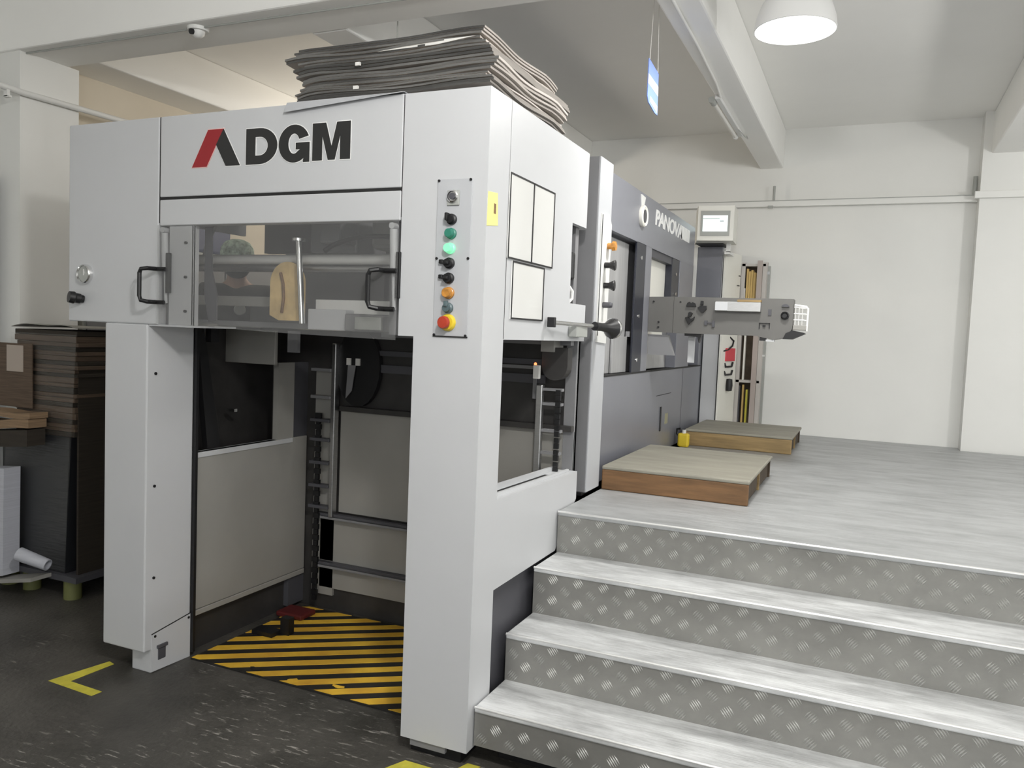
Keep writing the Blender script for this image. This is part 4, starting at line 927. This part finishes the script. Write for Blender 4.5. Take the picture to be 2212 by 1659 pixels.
P('cover_sheet', MB().sheet(lambda u, v: Vector((-4.20 + 0.50 * u, 2.85 + 0.68 * v, zz + 0.012 + 0.006 * math.sin(9 * u) + 0.02 * (1 - v) * math.sin(3 * u))), 12, 6, 0.003), ENAMEL_IN, cpile)
P('stretch_film', MB().prism([(-4.305, 0.15), (-3.785, 0.15), (-3.705, 1.395), (-4.20, 1.395)], 'y', 2.852, 2.856), FILM, cpile)
lowp = P('kraft_sheets', MB().sheet(lambda u, v: Vector((-4.33 + 0.44 * u, 2.735 + 0.10 * v, 0.99 - 0.012 * (1 - u) + 0.006 * math.sin(6 * u))), 12, 2, 0.030), KRAFT, None, loc=(-4.1, 2.8, 0.87))
tag(lowp, 'upper layer of tan kraft sheets across the front of the pile', 'kraft sheets', 'tan kraft layers')
lowp = P('kraft_sheets', MB().sheet(lambda u, v: Vector((-4.33 + 0.43 * u, 2.735 + 0.10 * v, 0.953 - 0.03 * (1 - u) + 0.004 * math.sin(7 * u + 2))), 12, 2, 0.045), KRAFT, None, loc=(-4.1, 2.8, 0.84))
tag(lowp, 'lower layer of tan kraft sheets, sagging at its left', 'kraft sheets', 'tan kraft layers')
lowp = P('kraft_sheets', MB().sheet(lambda u, v: Vector((-4.33 + 0.42 * u, 2.735 + 0.10 * v, 0.900 - 0.04 * (1 - u))), 12, 2, 0.085), BROWN_D, None, loc=(-4.1, 2.8, 0.80))
tag(lowp, 'dark brown layer of sheets under the tan kraft layers', 'kraft sheets', 'tan kraft layers')
o = P('paper_ream', MB().prism([(-4.33, 0.07), (-4.115, 0.105), (-4.105, 0.68), (-4.33, 0.66)], 'y', 2.745, 2.836), WPAPER, None, loc=(-4.2, 2.8, 0.09))
tag(o, 'stack of white paper standing at the front left of the pile', 'paper stack')
o = P('carton_tray', MB().prism([(-4.33, 0.03), (-3.86, 0.12), (-3.86, 0.14), (-4.33, 0.05)], 'y', 2.72, 2.836), ENAMEL_IN, None, loc=(-4.1, 2.8, 0.08))
tag(o, 'thin grey board under the white paper stack', 'board')
o = P('paper_roll', MB().lathe([(0.030, 0), (0.036, 0), (0.030, 0.17), (0.024, 0.17)], (-3.975, 2.74, 0.245), (-3.80, 2.79, 0.195), 20), WPAPER, None, loc=(-3.88, 2.77, 0.2), smooth=True)
tag(o, 'white cut-open paper tube at the bottom corner of the pile', 'paper tube')
o = P('paper_label', MB().box(-4.215, -4.085, 2.834, 2.8375, 1.185, 1.325), mat('pinkish_label', (0.42, 0.36, 0.31), 0.8), None, loc=(-4.15, 2.835, 1.19))
tag(o, 'pale blank paper label stuck on the front of the wrapped pile', 'label')
o = P('flat_carton', MB().box(-4.32, -4.02, 2.838, 2.847, 0.995, 1.335, 0.002), BROWN, None, loc=(-4.2, 2.842, 0.99))
tag(o, 'brown cardboard panel behind the pale paper label', 'cardboard panel')
sl = T('slotted_upright', 'slotted grey steel upright standing at the left end of the room', 'upright', (-4.50, 2.95, 0))
P('upright_flange', bx(-4.52, -4.475, 2.945, 2.95, 0, 2.25), ENAMEL, sl)
mb = MB()
for k in range(46): mb.box(-4.502, -4.490, 2.942, 2.946, 0.15 + k * 0.045, 0.15 + k * 0.045 + (0.018 if k % 3 else 0.026))
P('slots', mb, BLACK, sl, kind='stuff')
P('upright_web', bx(-4.52, -4.515, 2.95, 2.99, 0, 2.25), ENAMEL, sl)

# ================================================================== LIGHT FITTINGS, SIGN, PIPES
def pendant(x, y, z, w_, col, kind, label):
    dome = kind == 'dome'
    t = T('pendant_lamp', label, 'lamp', (x, y, z), 'white pendant lamps')
    if dome:
        prof = [(0.168, 0.0), (0.172, 0.004), (0.166, 0.05), (0.145, 0.11), (0.105, 0.165), (0.06, 0.20), (0.045, 0.215), (0.045, 0.27), (0.0, 0.275)]
        P('lamp_shade', MB().lathe(prof, (x, y, z), (x, y, z + 1), 40), LAMPM, t, smooth=True)
        P('lens', MB().lathe([(0, -0.006), (0.10, -0.005), (0.155, 0.0), (0.160, 0.01), (0, 0.012)], (x, y, z), (x, y, z + 1), 36), LENS, t, smooth=True, label='lit frosted lens')
    else:
        P('holder', MB().cyl((x, y, z + 0.24), (x, y, z + 0.30), 0.04), LAMPM, t, smooth=True)
        P('globe', MB().lathe([(0.10 * math.sin(R(a)), 0.15 - 0.10 * math.cos(R(a))) for a in range(0, 181, 15)], (x, y, z), (x, y, z + 1), 24), LENS, t, smooth=True)
    P('cord', MB().cyl((x, y, z + 0.27), (x, y, 3.25), 0.006, n=8), SEAM, t)
    P('ceiling_rose', MB().lathe([(0, 0), (0.04, 0), (0.03, 0.03), (0, 0.03)], (x, y, 3.22), (x, y, 4), 16), LAMPM, t, smooth=True)
    ld = bpy.data.lights.new('lamp_light', 'AREA' if dome else 'POINT')
    if dome: ld.shape = 'DISK'; ld.size = 0.30
    else: ld.shadow_soft_size = 0.10
    ld.energy = w_; ld.color = col
    lo = bpy.data.objects.new('lamp_light', ld); COL.objects.link(lo); lo.parent = t; lo.location = (0, 0, -0.012 if dome else -0.06)
LL = ['white dome pendant lamp hanging over the deck, at the top of the view', 'globe pendant lamp over the foot of the stairs', 'globe pendant lamp over the right half of the deck', 'globe pendant lamp right of the stairs',
      'globe pendant lamp in the aisle facing the delivery section', 'globe pendant lamp in the near corner of the hall', 'warm globe pendant lamp behind the press']
for (x, y, z_, w_, c, kd), lb in zip(LAMPS, LL): pendant(x, y, z_, w_, c, kd, lb)

fl = T('fluorescent_fitting', 'unlit white tube lamp fixed under the ceiling beam above the arm', 'lamp', (-0.90, 5.35, 2.93))
P('fitting_body', bx(-0.925, -0.895, 4.86, 5.80, 2.912, 2.934, 0.003), LAMPM, fl)
P('tube', MB().cyl((-0.945, 4.95, 2.912), (-0.945, 5.78, 2.912), 0.014), TUBE, fl, smooth=True)
P('end_cap', MB().cyl((-0.945, 4.87, 2.912), (-0.945, 4.95, 2.912), 0.019), BEZEL, fl, smooth=True)
P('end_cap', MB().cyl((-0.945, 5.77, 2.912), (-0.945, 5.80, 2.912), 0.018), LAMPM, fl, smooth=True)
P('loose_wire', MB().tube([(-0.895, 5.60, 2.91), (-0.875, 5.75, 2.90), (-0.868, 5.84, 2.905), (-0.88, 5.86, 2.93)], 0.003), BEZEL, fl)
o = P('conduit', MB().tube([(-0.855, 3.31, 2.928), (-0.86, 4.0, 2.926), (-0.875, 4.6, 2.926), (-0.895, 4.88, 2.924)], 0.008), WHITE, None, loc=(-0.87, 4.1, 2.93), smooth=True)
tag(o, 'thin white conduit along the underside of the beam to the tube lamp', 'conduit')
sg = T('hanging_sign', 'blue and white card sign hanging on strings from the ceiling over the press', 'sign', (-1.03, 3.77, 2.57))
SX = -1.0
P('sign_card', MB().prism([(3.655, 2.768), (3.835, 2.752), (3.85, 2.562), (3.80, 2.560), (3.68, 2.578), (3.655, 2.60)], 'x', SX - 0.004, SX), BLUE, sg)
P('sign_band', MB().prism([(3.655, 2.700), (3.838, 2.692), (3.842, 2.648), (3.655, 2.658)], 'x', SX, SX + 0.001), SIGNW, sg)
P('sign_foot', MB().prism([(3.70, 2.585), (3.84, 2.568), (3.842, 2.60), (3.70, 2.612)], 'x', SX, SX + 0.001), mat('pale_blue_card', (0.42, 0.50, 0.80), 0.5), sg)
P('string', MB().cyl((SX, 3.665, 2.765), (SX, 3.715, 3.25), 0.0016, n=6), STRING, sg)
P('string', MB().cyl((SX, 3.82, 2.752), (SX, 3.755, 3.25), 0.0016, n=6), STRING, sg)
dc = T('dome_camera', 'small white dome camera under the ceiling beam at upper left', 'camera', (-3.12, 3.06, 2.93))
P('camera_base', MB().lathe([(0, 0), (0.052, 0), (0.050, 0.016), (0, 0.018)], (-3.12, 3.06, 2.93), (-3.12, 3.06, 2), 22), WHITE, dc, smooth=True)
P('camera_eye', MB().lathe([(0.034, 0.016), (0.030, 0.034), (0.016, 0.046), (0, 0.05)], (-3.12, 3.06, 2.93), (-3.12, 3.06, 2), 18), WHITE, dc, smooth=True)
P('camera_lens', MB().lathe([(0, 0), (0.014, 0), (0.014, 0.012), (0, 0.014)], (-3.125, 3.03, 2.905), (-3.125, 2.9, 2.87), 12), BLACK, dc, smooth=True)
o = P('ceiling_cable', MB().tube([(-4.53, 3.035, 2.925), (-3.2, 3.05, 2.926), (-2.0, 3.075, 2.926), (-0.4, 3.09, 2.926)], 0.005, 8), BEZEL, None, loc=(-2.6, 3.05, 2.92))
tag(o, 'thin grey cable along the underside of the near ceiling beam', 'cable')
o = P('ceiling_cable', MB().cyl((-2.16, 3.36, 2.55), (-2.16, 3.36, 3.25), 0.003, n=6), BEZEL, None, loc=(-2.16, 3.36, 2.6))
tag(o, 'single thin cable dropping from the ceiling behind the cardboard bundles', 'cable')
o = P('drop_pipe', MB().cyl((-3.03, 3.40, 2.296), (-3.03, 3.40, 2.60), 0.010), BEZEL, None, loc=(-3.03, 3.4, 2.296), smooth=True)
tag(o, 'short upright grey pipe standing on the rear top of the delivery section', 'pipe')
pp = T('wall_pipe', 'slightly sagging white pipe along the left wall above the machine', 'pipe', (-4.33, 3.6, 2.70))
P('pipe_run', MB().tube([(-4.33, 1.8, 2.70), (-4.33, 2.6, 2.715), (-4.325, 3.0, 2.70), (-4.32, 3.5, 2.705), (-4.33, 4.5, 2.72), (-4.33, 6.9, 2.72)], 0.017, 10), WHITE, pp, smooth=True)
P('pipe_hook', MB().box(-4.345, -4.315, 2.905, 2.92, 2.655, 2.70).box(-4.345, -4.30, 2.905, 2.92, 2.65, 2.66), WHITE, pp)
ct = T('cable_tray', 'long white cable tray along the far wall at head height', 'cable tray', (-0.4, 6.98, 2.60))
P('tray_run', bx(-4.2, 0.664, 6.95, 6.984, 2.612, 2.658, 0.003), WALL, ct)
P('tray_run', bx(0.63, 1.20, 6.825, 6.859, 2.618, 2.668, 0.003), WALL, ct)
P('tray_lip', bx(-4.2, 0.64, 6.946, 6.95, 2.656, 2.662), BEZEL, ct)
P('tray_clip', bx(-0.84, -0.80, 6.93, 6.95, 2.598, 2.618), BEZEL, ct)
P('tray_clip', bx(0.98, 1.03, 6.80, 6.824, 2.60, 2.625), WHITE, ct)
for x, z1 in ((-0.80, 2.78), (0.64, 2.80)):
    o = P('wall_conduit', MB().cyl((x, 6.965, 2.66), (x, 6.965, z1), 0.010 if x < 0 else 0.016), BEZEL, None, loc=(x, 6.965, 2.66), smooth=True)
    tag(o, 'short dark conduit rising from the cable tray left of the ceiling beam end' if x < 0 else 'short dark conduit rising from the cable tray beside the far pillar', 'conduit')

ec = T('electrical_cabinet', 'tall grey electrical cabinet by the left wall, seen through the guard window', 'cabinet', (-4.42, 4.2, 0))
P('cabinet_body', bx(-4.515, -4.42, 3.45, 5.2, 0.0, 1.98, 0.006), BEZEL, ec)
for k in range(3):
    P('cabinet_door', bx(-4.42, -4.405, 3.47 + k * 0.58, 4.03 + k * 0.58, 0.06, 1.94, 0.004), MIDGREY, ec)
o = P('storage_crate', MB().box(-4.51, -4.43, 4.10, 4.70, 1.981, 2.30, 0.02), BLUEP, None, loc=(-4.46, 4.4, 1.981))
tag(o, 'blue crate on top of the grey electrical cabinet, behind the person', 'crate')
# ================================================================== PERSON BEHIND THE MACHINE
fb = P('foot_board', bx(-4.39, -3.30, 3.72, 4.35, 0.0, 0.30, 0.01), SKIRT, None, loc=(-3.9, 4.0, 0))
tag(fb, 'low dark step on the far side of the machine', 'step')
def skin_mesh(name, verts, edges, radii, m, parent, sub=2, root=0):
    me = bpy.data.meshes.new(name); me.from_pydata(verts, edges, [])
    ob = bpy.data.objects.new(name, me); COL.objects.link(ob)
    md = ob.modifiers.new('skin', 'SKIN'); 
    for i, r in enumerate(radii): me.skin_vertices[0].data[i].radius = (r, r) if not isinstance(r, tuple) else r
    me.skin_vertices[0].data[root].use_root = True
    s2 = ob.modifiers.new('sub', 'SUBSURF'); s2.levels = sub; s2.render_levels = sub
    dg = bpy.context.evaluated_depsgraph_get(); dg.update()
    out = bpy.data.meshes.new_from_object(ob.evaluated_get(dg))
    bpy.data.objects.remove(ob); out.name = name
    return link_mesh(name, out, m, parent, smooth=True)
hx, hy, hz_ = -3.70, 3.98, 0.30
pe = T('person', 'person in dark jacket and mottled green cap, seen through the guard window', 'person', (hx, hy, hz_))
# frame turned to face the camera
fdir = Vector((-hx, -hy, 0)).normalized(); rdir = Vector((fdir.y, -fdir.x, 0))
def q(r, f_, z): 
    v = Vector((hx, hy, hz_)) + rdir * r + fdir * f_ + Vector((0, 0, z)); return (v.x, v.y, v.z)
V = [q(0, 0, .90), q(0, .0, 1.08), q(0, .01, 1.26), q(0, 0, 1.40), q(0, 0.005, 1.47), q(0, 0.02, 1.53), q(0, 0.025, 1.60), q(0, .01, 1.655),
     q(.16, 0, 1.38), q(.22, .01, 1.12), q(.20, .12, .93), q(.18, .2, .90),
     q(-.16, 0, 1.38), q(-.22, .01, 1.12), q(-.20, .12, .93), q(-.18, .2, .90),
     q(.09, 0, .86), q(.10, .01, .48), q(.10, -.01, .09), q(.10, .13, .04),
     q(-.09, 0, .86), q(-.10, .01, .48), q(-.10, -.01, .09), q(-.10, .13, .04)]
E_ = [(0, 1), (1, 2), (2, 3), (3, 4), (4, 5), (5, 6), (6, 7), (3, 8), (8, 9), (9, 10), (10, 11), (3, 12), (12, 13), (13, 14), (14, 15), (0, 16), (16, 17), (17, 18), (18, 19), (0, 20), (20, 21), (21, 22), (22, 23)]
RR = [.10, .09, .09, .06, .052, .075, .088, .07, .04, .035, .03, .03, .04, .035, .03, .03, .09, .06, .045, .04, .09, .06, .045, .04]
skin_mesh('body', V, E_, RR, SKIN, pe)
jv = [0, 1, 2, 3, 8, 9, 10, 12, 13, 14]
V2 = [V[i] for i in jv]; V2[3] = q(0, 0, 1.42)
skin_mesh('jacket', V2, [(0, 1), (1, 2), (2, 3), (3, 4), (4, 5), (5, 6), (3, 7), (7, 8), (8, 9)], [.165, .155, .165, .115, .09, .066, .052, .09, .066, .052], JACKET, pe)
skin_mesh('trousers', [V[i] for i in (0, 16, 17, 18, 20, 21, 22)], [(0, 1), (1, 2), (2, 3), (0, 4), (4, 5), (5, 6)], [.158, .10, .072, .06, .10, .072, .06], JACKET, pe)
cb = MB()
c0 = Vector(q(0, 0.02, 1.60))
cb.lathe([(0.100, 0), (0.104, 0.02), (0.098, 0.06), (0.075, 0.095), (0.035, 0.112), (0, 0.115)], c0, c0 + Vector((0, 0, 1)), 24)
P('cap', cb, CAPM, pe, smooth=True, label='mottled green cap')
P('face_mask', MB().lathe([(0, 0.02), (0.05, 0.014), (0.075, -0.01), (0.082, -0.04)], q(0, 0.10, 1.545), q(0, 1, 1.545), 18), JACKET, pe, smooth=True, label='dark face mask')
for s in (-1, 1):
    P('eye', MB().lathe([(0, 0.012), (0.008, 0.008), (0.012, 0)], q(s * .033, .098, 1.588), q(s * .033, 1, 1.588), 10), BLACK, pe, smooth=True)
    P('ear', MB().lathe([(0, .014), (.02, .01), (.026, 0)], q(s * .088, .015, 1.565), q(s * 1.0, .015, 1.565), 12), SKIN, pe, smooth=True)
P('nose', MB().lathe([(0, .03), (.012, .018), (.016, 0)], q(0, .09, 1.565), q(0, 1, 1.55), 10), SKIN, pe, smooth=True)
bd = Vector(q(-.02, .165, 1.27))
P('badge', MB().lathe([(0, 0.012), (0.03, 0.010), (0.036, 0)], bd, bd + fdir, 18), BEZEL, pe, label='pale badge')
for s in (-1, 1):       # hands with separate curled fingers, resting in front of the body
    wr = Vector(q(s * .18, .20, .90))
    for k, (o_, ln) in enumerate(((-.024, .065), (-.008, .075), (.008, .07), (.023, .055))):
        a = wr + rdir * o_
        skin_mesh('finger', [tuple(a), tuple(a + fdir * ln * .5), tuple(a + fdir * ln * .85 + Vector((0, 0, -.02))), tuple(a + fdir * ln * .9 + Vector((0, 0, -.045)))], [(0, 1), (1, 2), (2, 3)], [.010, .009, .008, .007], SKIN, pe, 1)
    a = wr + rdir * (-s * .03)
    skin_mesh('thumb', [tuple(a + fdir * -.01), tuple(a + rdir * (-s * .025) + fdir * .02), tuple(a + rdir * (-s * .03) + fdir * .05)], [(0, 1), (1, 2)], [.011, .010, .008], SKIN, pe, 1)
